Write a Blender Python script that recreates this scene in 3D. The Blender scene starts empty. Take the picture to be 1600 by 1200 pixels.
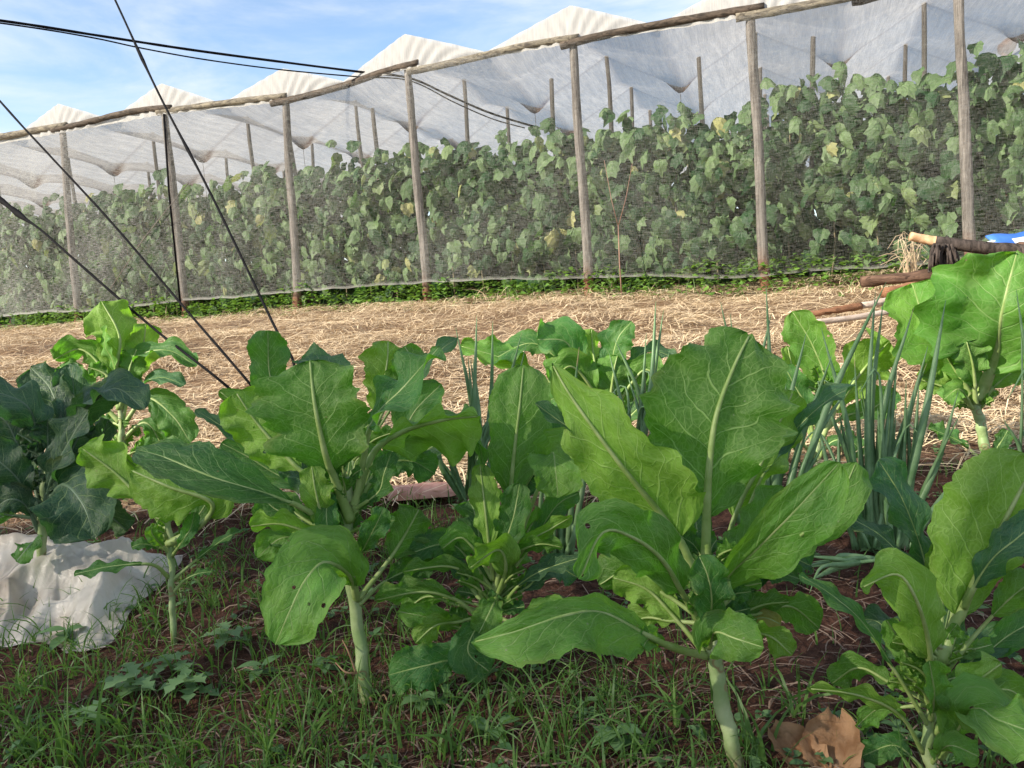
import bpy, math, random
from math import sin, cos, pi, radians, sqrt, atan2, tan
from mathutils import Vector, noise
import numpy as np

random.seed(11)
S = bpy.context.scene
COL = S.collection
V = Vector

# ------------------------------------------------------------------ camera frame
FPX = 1200.0
CAM = V((0, 0, 0.72))
PITCH, ROLL = radians(6.5), radians(3.7)
r0 = V((1, 0, 0)); u0 = V((0, sin(PITCH), cos(PITCH))); FW = V((0, cos(PITCH), -sin(PITCH)))
RG = r0 * cos(ROLL) - u0 * sin(ROLL)
UP = r0 * sin(ROLL) + u0 * cos(ROLL)

def ray(px, py):
    return FW + RG * ((px - 800) / FPX) - UP * ((py - 600) / FPX)
def P(px, py, d):
    return CAM + ray(px, py) * d

RB = P(1197, 450, 6.1); LB = P(122, 515, 8.6)
DU = V((RB.x - LB.x, RB.y - LB.y, 0)).normalized()        # along the wall, to the right
DV = V((-DU.y, DU.x, 0))                                   # into the house

# ------------------------------------------------------------------ terrain
def base_h(x, y):
    t = 0.14 * (y - 1.45)
    lo = 0.5 * (t + sqrt(t * t + 0.004))          # soft start
    lo = lo - 0.0 if y > -2 else 0
    k = lo - 0.665
    hi = 0.665 + 0.5 * (k - sqrt(k * k + 0.0025))  # soft plateau
    v = (x - RB.x) * DV.x + (y - RB.y) * DV.y
    return hi + .15 * max(0, min(v - 1.2, 7)) * (1 if abs(x) < 60 else 0)
def G(x, y):
    h = base_h(x, y)
    r = max(abs(x), abs(y))
    if r < 16:
        h += 0.035 * noise.noise(V((x * 1.3, y * 1.3, 3.1))) + 0.018 * noise.noise(V((x * 4, y * 4, 7.7)))
        w = max(0, min(1, (y - 2.0) / .8))
        h += w * (0.06 * noise.noise(V((x * 1.1 + 9, y * 2.0, 1.7))) + .035 * noise.noise(V((x * 3.1, y * 4.5, 6.6))))
        if abs(x) < 4 and y < 4:
            h += 0.010 * noise.noise(V((x * 15, y * 15, 2.2))) + 0.006 * noise.noise(V((x * 38, y * 38, 5.2)))
    return h
def ground_at(px, py):
    d = 0.5
    rr = ray(px, py)
    while d < 14:
        p = CAM + rr * d
        if p.z <= G(p.x, p.y): return p
        d += 0.01
    return CAM + rr * 7

# ------------------------------------------------------------------ node helper
class NT:
    def __init__(s, name):
        s.m = bpy.data.materials.new(name); s.m.use_nodes = True
        s.t = s.m.node_tree; s.t.nodes.clear()
        s.out = s.t.nodes.new('ShaderNodeOutputMaterial')
    def n(s, typ, **kw):
        nd = s.t.nodes.new(typ)
        for k, v in kw.items(): setattr(nd, k, v)
        return nd
    def put(s, sock, v):
        if v is None: return
        if isinstance(v, bpy.types.NodeSocket): s.t.links.new(v, sock)
        elif hasattr(sock.default_value, '__len__') and not hasattr(v, '__len__'):
            sock.default_value = [v] * len(sock.default_value)
        elif hasattr(v, '__len__') and len(v) == 3 and len(sock.default_value) == 4: sock.default_value = (*v, 1)
        else: sock.default_value = v
    def math(s, op, a, b=None, c=None, clamp=False):
        nd = s.n('ShaderNodeMath', operation=op, use_clamp=clamp)
        s.put(nd.inputs[0], a); s.put(nd.inputs[1], b); s.put(nd.inputs[2], c)
        return nd.outputs[0]
    def vmath(s, op, a, b=None):
        nd = s.n('ShaderNodeVectorMath', operation=op)
        s.put(nd.inputs[0], a); s.put(nd.inputs[1], b)
        return nd.outputs[1] if op in ('DOT_PRODUCT', 'LENGTH') else nd.outputs[0]
    def mix(s, f, a, b, blend='MIX'):
        nd = s.n('ShaderNodeMix', data_type='RGBA', blend_type=blend)
        s.put(nd.inputs[0], f); s.put(nd.inputs[6], a); s.put(nd.inputs[7], b)
        return nd.outputs[2]
    def ramp(s, v, lo, hi, a=0., b=1.):
        nd = s.n('ShaderNodeMapRange', interpolation_type='SMOOTHSTEP')
        s.put(nd.inputs[0], v); nd.inputs[1].default_value = lo; nd.inputs[2].default_value = hi
        nd.inputs[3].default_value = a; nd.inputs[4].default_value = b
        return nd.outputs[0]
    def noise(s, vec, scale, detail=3, rough=.55, dist=0):
        nd = s.n('ShaderNodeTexNoise'); s.put(nd.inputs['Vector'], vec)
        nd.inputs['Scale'].default_value = scale; nd.inputs['Detail'].default_value = detail
        nd.inputs['Roughness'].default_value = rough; nd.inputs['Distortion'].default_value = dist
        return nd.outputs[0]
    def vor(s, vec, scale, feat='F1'):
        nd = s.n('ShaderNodeTexVoronoi', feature=feat); s.put(nd.inputs['Vector'], vec)
        nd.inputs['Scale'].default_value = scale
        return nd.outputs['Distance']
    def scale(s, vec, sx, sy, sz):
        nd = s.n('ShaderNodeMapping'); s.put(nd.inputs[0], vec); nd.inputs[3].default_value = (sx, sy, sz)
        return nd.outputs[0]
    def coord(s, k='Object'): return s.n('ShaderNodeTexCoord').outputs[k]
    def pos(s): return s.n('ShaderNodeNewGeometry').outputs['Position']
    def attr(s, name): 
        nd = s.n('ShaderNodeAttribute'); nd.attribute_name = name
        return nd.outputs['Fac']
    def rnd(s): return s.n('ShaderNodeObjectInfo').outputs['Random']
    def bump(s, h, st, dist=.01):
        nd = s.n('ShaderNodeBump'); nd.inputs['Strength'].default_value = st; nd.inputs['Distance'].default_value = dist
        s.put(nd.inputs['Height'], h); return nd.outputs[0]
    def bsdf(s, col, rough=.6, normal=None, spec=.4, **kw):
        nd = s.n('ShaderNodeBsdfPrincipled')
        s.put(nd.inputs['Base Color'], col); s.put(nd.inputs['Roughness'], rough)
        nd.inputs['Specular IOR Level'].default_value = spec
        if normal is not None: s.put(nd.inputs['Normal'], normal)
        for k, v in kw.items(): s.put(nd.inputs[k], v)
        return nd.outputs[0]
    def transl(s, col, normal=None):
        nd = s.n('ShaderNodeBsdfTranslucent'); s.put(nd.inputs[0], col)
        if normal is not None: s.put(nd.inputs[1], normal)
        return nd.outputs[0]
    def mixs(s, f, a, b):
        nd = s.n('ShaderNodeMixShader'); s.put(nd.inputs[0], f); s.put(nd.inputs[1], a); s.put(nd.inputs[2], b)
        return nd.outputs[0]
    def done(s, sh): s.put(s.out.inputs[0], sh); return s.m

# ------------------------------------------------------------------ materials
def kale_mat(name, top, under, trans, sheen):
    t = NT(name)
    uv = t.n('ShaderNodeUVMap').outputs[0]
    sep = t.n('ShaderNodeSeparateXYZ'); t.put(sep.inputs[0], uv)
    u, v = sep.outputs[0], sep.outputs[1]
    geo = t.n('ShaderNodeNewGeometry'); back = geo.outputs['Backfacing']; pos = geo.outputs['Position']
    rn = t.rnd()
    sg = t.math('SUBTRACT', u, .5)
    a = t.math('MULTIPLY', t.math('ABSOLUTE', sg), 2)
    uvn = t.vmath('ADD', uv, t.vmath('SCALE', (0, 0, 0)))
    cmb = t.n('ShaderNodeCombineXYZ'); t.put(cmb.inputs[0], u); t.put(cmb.inputs[1], v); t.put(cmb.inputs[2], t.math('MULTIPLY', rn, 37))
    uvr = cmb.outputs[0]
    wob = t.math('SUBTRACT', t.noise(uvr, 2.6, 2), .5)
    sq = t.math('MULTIPLY', t.math('GREATER_THAN', sg, 0), .45)
    q = t.math('SUBTRACT', v, t.math('MULTIPLY', t.math('POWER', a, .85), .27))
    q = t.math('ADD', t.math('MULTIPLY', t.math('POWER', t.math('MAXIMUM', t.math('ADD', q, .3), 0), 1.25), t.math('ADD', 5.6, t.math('MULTIPLY', rn, 1.6))), t.math('MULTIPLY', wob, 1.1))
    q = t.math('ADD', q, sq)
    fr = t.math('FRACT', t.math('ADD', q, 20))
    dl = t.math('ABSOLUTE', t.math('SUBTRACT', fr, .5))
    wv = t.math('MULTIPLY', t.math('SUBTRACT', 1.12, a), t.math('MULTIPLY', t.ramp(t.noise(uvr, 7, 2), .3, .7, .5, 1.3), .062))
    lat = t.math('MULTIPLY', t.math('SUBTRACT', 1, t.math('DIVIDE', dl, wv)), 1.8, clamp=True)
    # tertiary net
    e = t.vor(t.vmath('ADD', t.scale(uvr, 9, 11, 1), t.n('ShaderNodeTexNoise').outputs[1]), 1.0, 'DISTANCE_TO_EDGE')
    ter = t.math('MULTIPLY', t.ramp(e, .0, .06, 1, 0), .42)
    e2 = t.vor(t.scale(uvr, 30, 36, 1), 1.0, 'DISTANCE_TO_EDGE')
    fine = t.math('MULTIPLY', t.ramp(e2, .0, .16, 1, 0), .25)
    midr = t.ramp(a, .012, .05, 1, 0)
    vein = t.math('MAXIMUM', t.math('MAXIMUM', t.math('MULTIPLY', lat, .95), ter), t.math('MAXIMUM', midr, fine))
    blot = t.noise(pos, 14, 4, .6)
    bl = t.math('ADD', t.math('MULTIPLY', blot, .9), .55)
    hue = t.math('ADD', t.math('MULTIPLY', rn, .5), .75)
    big = t.ramp(t.noise(uvr, 2.2, 2), .35, .7)
    topc = t.mix(1, t.mix(t.math('MULTIPLY', big, .5), top, under), t.math('MULTIPLY', bl, hue), 'MULTIPLY')
    undc = t.mix(1, under, t.math('MULTIPLY', bl, hue), 'MULTIPLY')
    col = t.mix(back, topc, undc)
    vc = t.mix(back, tuple(min(1, .5 * c + d) for c, d in zip(top, (.20, .27, .11))), tuple(min(1, 1.0 * c + d) for c, d in zip(under, (.20, .23, .11))))
    col = t.mix(t.math('MULTIPLY', vein, .88), col, vc)
    # yellowing margin patches and pale specks
    edge = t.math('MULTIPLY', t.ramp(a, .75, 1.0), t.ramp(t.noise(uvr, 5, 2), .5, .68))
    col = t.mix(t.math('MULTIPLY', edge, .45), col, (.22, .25, .06))
    spk = t.ramp(t.vor(pos, 55), .06, .1, 1, 0)
    spk = t.math('MULTIPLY', spk, t.ramp(t.noise(pos, 9, 1), .5, .6))
    col = t.mix(t.math('MULTIPLY', spk, .6), col, (.30, .32, .2))
    brn = t.math('MULTIPLY', t.ramp(t.vor(pos, 34), .05, .075, 1, 0), t.ramp(t.noise(pos, 6, 1), .56, .6))
    col = t.mix(t.math('MULTIPLY', brn, .7), col, (.20, .15, .07))
    tc = t.mix(t.math('MULTIPLY', vein, .7), trans, tuple(min(1, c * 1.3 + .05) for c in trans))
    tc = t.mix(1, tc, bl, 'MULTIPLY')
    h = t.math('SUBTRACT', t.math('MULTIPLY', t.noise(uvr, 9, 2), 1.2), t.math('MULTIPLY', t.math('MAXIMUM', lat, t.math('MULTIPLY', ter, .35)), .8))
    h = t.math('ADD', h, t.math('MULTIPLY', t.noise(pos, 70, 3), .3))
    nb = t.bump(h, .5, .008)
    rough = t.math('ADD', t.math('MULTIPLY', blot, .2), .42)
    b = t.bsdf(col, rough, nb, sheen * .55)
    hole = t.math('MULTIPLY', t.ramp(t.vor(t.vmath('ADD', pos, t.vmath('SCALE', (0, 0, 0))), 21), .075, .085, 1, 0), t.math('GREATER_THAN', t.noise(pos, 5, 1), .54))
    tr = t.n('ShaderNodeBsdfTransparent')
    return t.done(t.mixs(hole, t.mixs(.42, b, t.transl(tc, nb)), tr.outputs[0]))

M = {}
M['kale_blue'] = kale_mat('kale_leaf_blue_green', (.026, .072, .052), (.06, .12, .055), (.05, .17, .02), .55)
M['kale_green'] = kale_mat('kale_leaf_green', (.034, .118, .036), (.100, .220, .040), (.14, .42, .016), .45)
M['kale_teal'] = kale_mat('kale_leaf_teal_green', (.040, .112, .062), (.08, .17, .06), (.08, .28, .03), .6)
M['kale_light'] = kale_mat('kale_leaf_light_green', (.090, .235, .042), (.185, .335, .055), (.22, .50, .016), .45)

def simple(name, c1, c2, rough=.6, scale=20, transl=0, tcol=None, spec=.3, bump=0, attr=None, stretch=None):
    t = NT(name)
    p = t.coord('Object')
    if stretch: p = t.scale(p, *stretch)
    f = t.ramp(t.noise(p, scale, 4, .6), .3, .7)
    if attr: f = t.math('ADD', t.math('MULTIPLY', f, .3), t.math('MULTIPLY', t.attr(attr), .8), clamp=True)
    c = t.mix(f, c1, c2)
    nb = t.bump(t.noise(p, scale * 2, 4, .6), bump, .01) if bump else None
    b = t.bsdf(c, rough, nb, spec)
    if transl: b = t.mixs(transl, b, t.transl(t.mix(.0, tcol, tcol) if tcol else c))
    return t.done(b)

M['kale_yellow'] = kale_mat('kale_leaf_yellowing', (.30, .30, .07), (.34, .33, .09), (.45, .42, .04), .4)
M['midrib'] = simple('kale_midrib', (.22, .33, .08), (.37, .46, .18), .45, 30, .15, (.3, .4, .12), .4)
M['midrib_dark'] = simple('kale_midrib_dark', (.075, .13, .075), (.13, .2, .11), .45, 30, .1, (.15, .25, .1), .4)
def stem_mat():
    t = NT('kale_stem'); p = t.coord('Object')
    f = t.ramp(t.noise(p, 18, 4, .6), .35, .7)
    c = t.mix(f, (.20, .29, .11), (.36, .42, .22))
    vs_ = t.vor(t.scale(p, 30, 30, 34), 1)
    scar = t.math('MULTIPLY', t.ramp(vs_, .20, .27), t.ramp(vs_, .30, .36, 1, 0))
    scar = t.math('MULTIPLY', scar, t.ramp(t.noise(p, 14, 1), .38, .48))
    c = t.mix(t.math('MULTIPLY', scar, .8), c, (.24, .17, .08))
    ps = t.n('ShaderNodeSeparateXYZ'); t.put(ps.inputs[0], t.pos())
    c = t.mix(t.ramp(t.math('ADD', ps.outputs[2], t.math('MULTIPLY', t.noise(p, 40, 3), .06)), .03, .10, .8, 0), c, (.13, .075, .04))
    return t.done(t.bsdf(c, .5, t.bump(t.noise(p, 90, 3), .25, .004), .35))
M['stem'] = stem_mat()
def onion_mat():
    t = NT('onion_leaf_tube'); p = t.coord('Object'); f = t.noise(p, 25, 4, .6)
    c = t.mix(t.ramp(f, .3, .7), (.11, .22, .085), (.22, .35, .17))
    c = t.mix(t.ramp(t.attr('tint'), .3, .8), c, (.42, .34, .15))
    b = t.bsdf(c, t.math('ADD', f, -.08), t.bump(t.noise(t.scale(p, 60, 60, 6), 1.5, 3), .10, .002), .4)
    return t.done(t.mixs(.22, b, t.transl((.16, .36, .09))))
M['onion'] = onion_mat()
M['grass'] = simple('grass_blade', (.042, .105, .028), (.14, .25, .065), .5, 8, .35, (.16, .32, .04), .35, 0, 'tint')
M['weed'] = simple('weed_leaf', (.06, .14, .05), (.15, .26, .10), .5, 8, .3, (.12, .28, .04), .35, 0, 'tint')
M['weed_pale'] = simple('pale_weed_leaf', (.085, .18, .07), (.18, .29, .12), .5, 8, .3, (.2, .36, .08), .35, 0, 'tint')
M['cover'] = simple('creeper_leaf', (.06, .16, .025), (.19, .33, .06), .5, 5, .35, (.2, .38, .04), .35, 0, 'tint')
M['straw'] = simple('straw_blade', (.33, .225, .13), (.83, .675, .45), .6, 3, .12, (.5, .35, .2), .3, 0, 'tint')
M['debris'] = simple('dry_plant_bits', (.07, .045, .035), (.27, .19, .14), .7, 3, 0, None, .2, 0, 'tint')
M['black_cable'] = simple('black_cable', (.004, .004, .005), (.012, .012, .013), .8, 60, spec=.08)
M['wire'] = simple('thin_wire', (.10, .085, .07), (.2, .17, .14), .6, 30)
M['root'] = simple('dry_root', (.22, .12, .07), (.36, .22, .13), .7, 50)
M['vine_stem'] = simple('vine_stem', (.14, .11, .07), (.24, .21, .11), .7, 20)
M['twig'] = simple('bare_twig', (.22, .12, .09), (.3, .18, .13), .7, 20)

def vine_mat():
    t = NT('cucumber_leaf'); f = t.attr('tint'); p = t.pos()
    c = t.mix(t.ramp(f, 0, .75), (.028, .075, .028), (.15, .235, .10))
    c = t.mix(t.ramp(f, .80, 1), c, (.36, .36, .15))
    c = t.mix(1, c, t.math('ADD', t.noise(p, 25, 3), .5), 'MULTIPLY')
    b = t.bsdf(c, .55, t.bump(t.noise(p, 60, 2), .3, .01), .35)
    tc = t.mix(t.ramp(f, .3, 1), (.09, .24, .03), (.32, .40, .08))
    return t.done(t.mixs(.3, b, t.transl(tc)))
M['vine'] = vine_mat()

def wood(name, c1, c2, dirt=None, zlo=0, zhi=0, axis=(30, 30, 1.6)):
    t = NT(name); p = t.coord('Object')
    g = t.noise(t.scale(p, *axis), 1.6, 6, .65, .6)
    c = t.mix(t.ramp(g, .3, .7), c1, c2)
    c = t.mix(t.math('MULTIPLY', t.ramp(t.noise(p, 3.5, 4), .5, .7), .45), c, tuple(x * .55 for x in c1))
    crack = t.ramp(t.noise(t.scale(p, axis[0] * 1.7, axis[1] * 1.7, axis[2] * .8), 2, 3), .62, .68)
    c = t.mix(t.math('MULTIPLY', crack, .7), c, tuple(x * .25 for x in c1))
    if dirt:
        s = t.n('ShaderNodeSeparateXYZ'); t.put(s.inputs[0], p)
        z = t.math('ADD', s.outputs[2], t.math('MULTIPLY', t.noise(p, 9, 2), .12))
        c = t.mix(t.ramp(z, zlo, zhi, 1, 0), c, dirt)
    return t.done(t.bsdf(c, .8, t.bump(g, .7, .012), .2))
M['post'] = wood('weathered_post', (.095, .083, .073), (.27, .245, .22), (.15, .07, .04), .18, .42)
M['inner_post'] = wood('pale_inner_post', (.16, .14, .12), (.36, .33, .29))
M['beam'] = wood('weathered_beam', (.07, .06, .05), (.28, .245, .18), None, 0, 0, (3, 22, 22))
M['beam_dark'] = wood('dark_beam', (.035, .028, .022), (.13, .10, .075), None, 0, 0, (3, 22, 22))
M['log'] = wood('rotten_log', (.06, .035, .025), (.20, .12, .08), None, 0, 0, (4, 25, 25))
M['orange_log'] = wood('orange_timber', (.16, .075, .04), (.34, .17, .09), None, 0, 0, (4, 25, 25))
M['pale_log'] = wood('pale_cane', (.36, .28, .22), (.58, .48, .40), None, 0, 0, (4, 25, 25))
M['char'] = wood('black_bark', (.02, .016, .014), (.09, .07, .06), None, 0, 0, (20, 20, 3))
M['cut_wood'] = simple('cut_wood', (.45, .26, .13), (.62, .42, .25), .7, 30)

def net_mat():
    t = NT('insect_net'); uv = t.n('ShaderNodeUVMap').outputs[0]
    geo = t.n('ShaderNodeNewGeometry')
    a = t.noise(t.scale(uv, 14, 150, 1), 1, 2, .7)
    b = t.noise(t.scale(uv, 150, 22, 1), 1, 2, .7)
    big = t.noise(uv, .9, 3)
    o = t.math('ADD', t.math('MULTIPLY', t.math('SUBTRACT', a, .5), .75), t.math('MULTIPLY', t.math('SUBTRACT', b, .5), .42))
    o = t.math('ADD', o, t.math('MULTIPLY', t.math('SUBTRACT', big, .5), .22))
    s = t.n('ShaderNodeSeparateXYZ'); t.put(s.inputs[0], uv)
    hem = t.ramp(s.outputs[1], .0, .035, .45, 0)      # folded hem is doubled
    o = t.math('ADD', t.math('ADD', o, hem), .10, clamp=True)
    cosn = t.math('ABSOLUTE', t.vmath('DOT_PRODUCT', geo.outputs['Normal'], geo.outputs['Incoming']))
    cosn = t.math('MAXIMUM', cosn, .15)
    op = t.math('SUBTRACT', 1, t.math('POWER', t.math('SUBTRACT', 1, t.math('MINIMUM', o, .9)), t.math('DIVIDE', 1, t.math('POWER', cosn, 2.3))))
    col = t.mix(t.ramp(big, .35, .65), (.42, .41, .38), (.58, .57, .54))
    d = t.n('ShaderNodeBsdfDiffuse'); t.put(d.inputs[0], col)
    sh = t.mixs(.5, d.outputs[0], t.transl(col))
    tr = t.n('ShaderNodeBsdfTransparent')
    return t.done(t.mixs(op, tr.outputs[0], sh))
M['net'] = net_mat()
def roof_mat(name, op_, lo, hi):
    t = NT(name); uv = t.n('ShaderNodeUVMap').outputs[0]
    a = t.noise(t.scale(uv, 7, 95, 1), 1, 3, .7)
    w = t.noise(t.scale(uv, 2.2, 22, 1), 1, 4, .6)
    f = t.math('MULTIPLY', t.ramp(a, .3, .75), .6); f = t.math('ADD', f, t.math('MULTIPLY', t.ramp(w, .35, .7), .4))
    c = t.mix(f, lo, hi)
    dirt = t.attr('dirt')
    dd = t.math('MULTIPLY', t.math('ADD', dirt, t.math('MULTIPLY', t.math('SUBTRACT', w, .5), t.math('MULTIPLY', dirt, 1.6))), .9, clamp=True)
    c = t.mix(dd, c, (.085, .042, .022))
    d = t.n('ShaderNodeBsdfDiffuse'); t.put(d.inputs[0], c)
    t.put(d.inputs[2], t.bump(w, .15, .02))
    sh = t.mixs(.55, d.outputs[0], t.transl(c))
    tr = t.n('ShaderNodeBsdfTransparent')
    o = t.math('ADD', op_, t.math('MULTIPLY', t.math('SUBTRACT', a, .5), .28), clamp=True)
    return t.done(t.mixs(o, tr.outputs[0], sh))
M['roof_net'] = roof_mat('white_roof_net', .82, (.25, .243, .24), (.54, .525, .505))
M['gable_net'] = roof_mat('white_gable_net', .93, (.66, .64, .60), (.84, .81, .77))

def plastic_mat():
    t = NT('white_plastic_sheet'); p = t.pos()
    c = t.mix(t.ramp(t.noise(p, 6, 4), .45, .75), (.82, .77, .69), (.60, .49, .38))
    b = t.bsdf(c, .34, t.bump(t.noise(p, 45, 4, .6, 1.2), .35, .008), .5)
    tr = t.n('ShaderNodeBsdfTransparent')
    return t.done(t.mixs(t.ramp(t.noise(p, 9, 4), .3, .7, .10, .34), t.mixs(.35, b, t.transl((.72, .68, .62))), tr.outputs[0]))
M['plastic'] = plastic_mat()
def ground_mat():
    t = NT('red_soil'); p = t.pos()
    s = t.n('ShaderNodeSeparateXYZ'); t.put(s.inputs[0], p)
    n1 = t.noise(p, 3.0, 5, .6); n2 = t.noise(p, 45, 4, .7); n3 = t.noise(p, 160, 2, .6)
    soil = t.mix(t.ramp(n2, .3, .7), (.028, .013, .009), (.10, .048, .033))
    soil = t.mix(t.math('MULTIPLY', t.ramp(n3, .6, .75), .5), soil, (.17, .105, .08))
    soil = t.mix(t.math('MULTIPLY', t.ramp(n1, .5, .7), .4), soil, (.12, .065, .045))
    st = t.mix(t.ramp(t.noise(t.scale(p, 30, 60, 30), 1, 4, .7), .3, .7), (.10, .062, .04), (.38, .265, .165))
    y = t.math('ADD', s.outputs[1], t.math('MULTIPLY', t.math('SUBTRACT', t.noise(p, 2.2, 4), .5), 1.3))
    f = t.ramp(y, 2.15, 2.6)
    vin = t.math('SUBTRACT', t.vmath('DOT_PRODUCT', p, tuple(DV)), RB.dot(DV))
    f = t.math('MULTIPLY', f, t.ramp(vin, -.15, .25, 1, 0))
    c = t.mix(f, soil, st)
    h = t.math('ADD', t.math('MULTIPLY', n2, .7), t.math('MULTIPLY', n3, .3))
    return t.done(t.bsdf(c, .95, t.bump(h, .9, .02), .1))
M['ground'] = ground_mat()
M['brick'] = simple('pink_roof_tile', (.42, .20, .15), (.58, .33, .27), .85, 20, bump=.3)
M['dry_leaf'] = simple('brown_dry_leaf', (.22, .11, .05), (.42, .25, .14), .75, 22, .25, (.35, .18, .07), .25, .5)
M['tarp'] = simple('blue_tarp', (.03, .11, .42), (.06, .18, .58), .4, 5)
M['tarp_white'] = simple('white_tarp_stripe', (.7, .72, .75), (.8, .8, .8), .4, 5)
M['plaster'] = simple('shed_plaster', (.34, .31, .27), (.44, .40, .35), .9, 3, bump=.2)
M['shed_roof'] = simple('shed_roof_sheet', (.25, .24, .23), (.33, .32, .30), .6, 3)
M['shed_door'] = simple('shed_door', (.12, .08, .05), (.18, .12, .08), .7, 10)
M['dry_tuft'] = simple('dry_grass_tuft', (.42, .32, .2), (.66, .53, .36), .6, 5, .1, (.4, .3, .2))

# ------------------------------------------------------------------ mesh builder
class MB:
    def __init__(s): s.v = []; s.f = []; s.uv = None; s.a = []; s.t = 0.0
    def add(s, vs, fs):
        o = len(s.v); s.v += [tuple(p) for p in vs]; s.f += [tuple(i + o for i in f) for f in fs]
        s.a += [s.t] * len(vs)
    def tube(s, pts, rad, n=8, cap=True, bump=0, seed=0, flat=1.0):
        pts = [V(p) for p in pts]; k = len(pts)
        if not hasattr(rad, '__len__'): rad = [rad] * k
        vs, fs = [], []; A = None
        for i, p in enumerate(pts):
            T = (pts[min(i + 1, k - 1)] - pts[max(i - 1, 0)]).normalized()
            if A is None:
                A = T.orthogonal().normalized()
            else:
                A = (A - T * A.dot(T)).normalized()
            B = T.cross(A)
            for j in range(n):
                th = 2 * pi * j / n; r = rad[i]
                if bump: r *= 1 + bump * noise.noise(V((cos(th) * 1.5 + seed, sin(th) * 1.5, i * .7 + seed)))
                vs.append(p + A * (cos(th) * r) + B * (sin(th) * r * flat))
        for i in range(k - 1):
            for j in range(n):
                fs.append((i * n + j, i * n + (j + 1) % n, (i + 1) * n + (j + 1) % n, (i + 1) * n + j))
        if cap:
            fs.append(tuple(range(n - 1, -1, -1))); fs.append(tuple((k - 1) * n + j for j in range(n)))
        s.add(vs, fs)
    def ribbon(s, pts, wid, nrm):
        pts = [V(p) for p in pts]; k = len(pts); vs = []
        for i, p in enumerate(pts):
            T = (pts[min(i + 1, k - 1)] - pts[max(i - 1, 0)])
            B = T.cross(nrm).normalized() * (wid[i] * .5)
            vs += [p - B, p + B]
        s.add(vs, [(2 * i, 2 * i + 1, 2 * i + 3, 2 * i + 2) for i in range(k - 1)])
    def box(s, c, sz, rot=None):
        c = V(c); vs = []
        for x in (-1, 1):
            for y in (-1, 1):
                for z in (-1, 1):
                    d = V((x * sz[0] / 2, y * sz[1] / 2, z * sz[2] / 2))
                    if rot: d = rot @ d
                    vs.append(c + d)
        s.add(vs, [(0, 1, 3, 2), (4, 6, 7, 5), (0, 4, 5, 1), (2, 3, 7, 6), (0, 2, 6, 4), (1, 5, 7, 3)])
    def build(s, name, mat, parent=None, smooth=True, origin=None, attr=None):
        me = bpy.data.meshes.new(name)
        o_ = V(origin) if origin is not None else V((0, 0, 0))
        vs = s.v if origin is None else [tuple(V(p) - o_) for p in s.v]
        me.from_pydata(vs, [], s.f)
        if s.uv is not None:
            ul = me.uv_layers.new(name='UVMap')
            idx = np.zeros(len(me.loops), dtype=np.int32); me.loops.foreach_get('vertex_index', idx)
            arr = np.array(s.uv, dtype=np.float32)[idx]
            ul.data.foreach_set('uv', arr.ravel())
        if attr:
            at = me.attributes.new(attr, 'FLOAT', 'POINT'); at.data.foreach_set('value', np.array(s.a, dtype=np.float32))
        if smooth: me.polygons.foreach_set('use_smooth', [True] * len(me.polygons))
        me.materials.append(mat)
        o = bpy.data.objects.new(name, me); COL.objects.link(o)
        if origin is not None: o.location = o_
        if parent:
            o.parent = parent
            o.location = o_ - parent.location if origin is not None else -parent.location
        return o

def tag(o, label=None, cat=None, group=None, kind=None):
    if label: o['label'] = label
    if cat: o['category'] = cat
    if group: o['group'] = group
    if kind: o['kind'] = kind
    return o
def thing(name, loc, label, cat, group=None):
    o = bpy.data.objects.new(name, None); COL.objects.link(o); o.location = loc; o.empty_display_size = .05
    return tag(o, label, cat, group)

def spline(pts, n):
    pts = [V(p) for p in pts]
    if len(pts) == 2: return [pts[0].lerp(pts[1], i / (n - 1)) for i in range(n)]
    e = [pts[0] * 2 - pts[1]] + pts + [pts[-1] * 2 - pts[-2]]
    fine = []
    for i in range(1, len(e) - 2):
        a, b, c, d = e[i - 1], e[i], e[i + 1], e[i + 2]
        for k in range(16):
            t = k / 16
            fine.append(0.5 * ((2 * b) + (c - a) * t + (2 * a - 5 * b + 4 * c - d) * t * t + (3 * b - a - 3 * c + d) * t ** 3))
    fine.append(pts[-1])
    L = [0]
    for i in range(1, len(fine)): L.append(L[-1] + (fine[i] - fine[i - 1]).length)
    out = []; j = 0
    for i in range(n):
        s = L[-1] * i / (n - 1)
        while j < len(L) - 2 and L[j + 1] < s: j += 1
        f = (s - L[j]) / max(1e-9, L[j + 1] - L[j])
        out.append(fine[j].lerp(fine[j + 1], min(1, max(0, f))))
    return out

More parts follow.
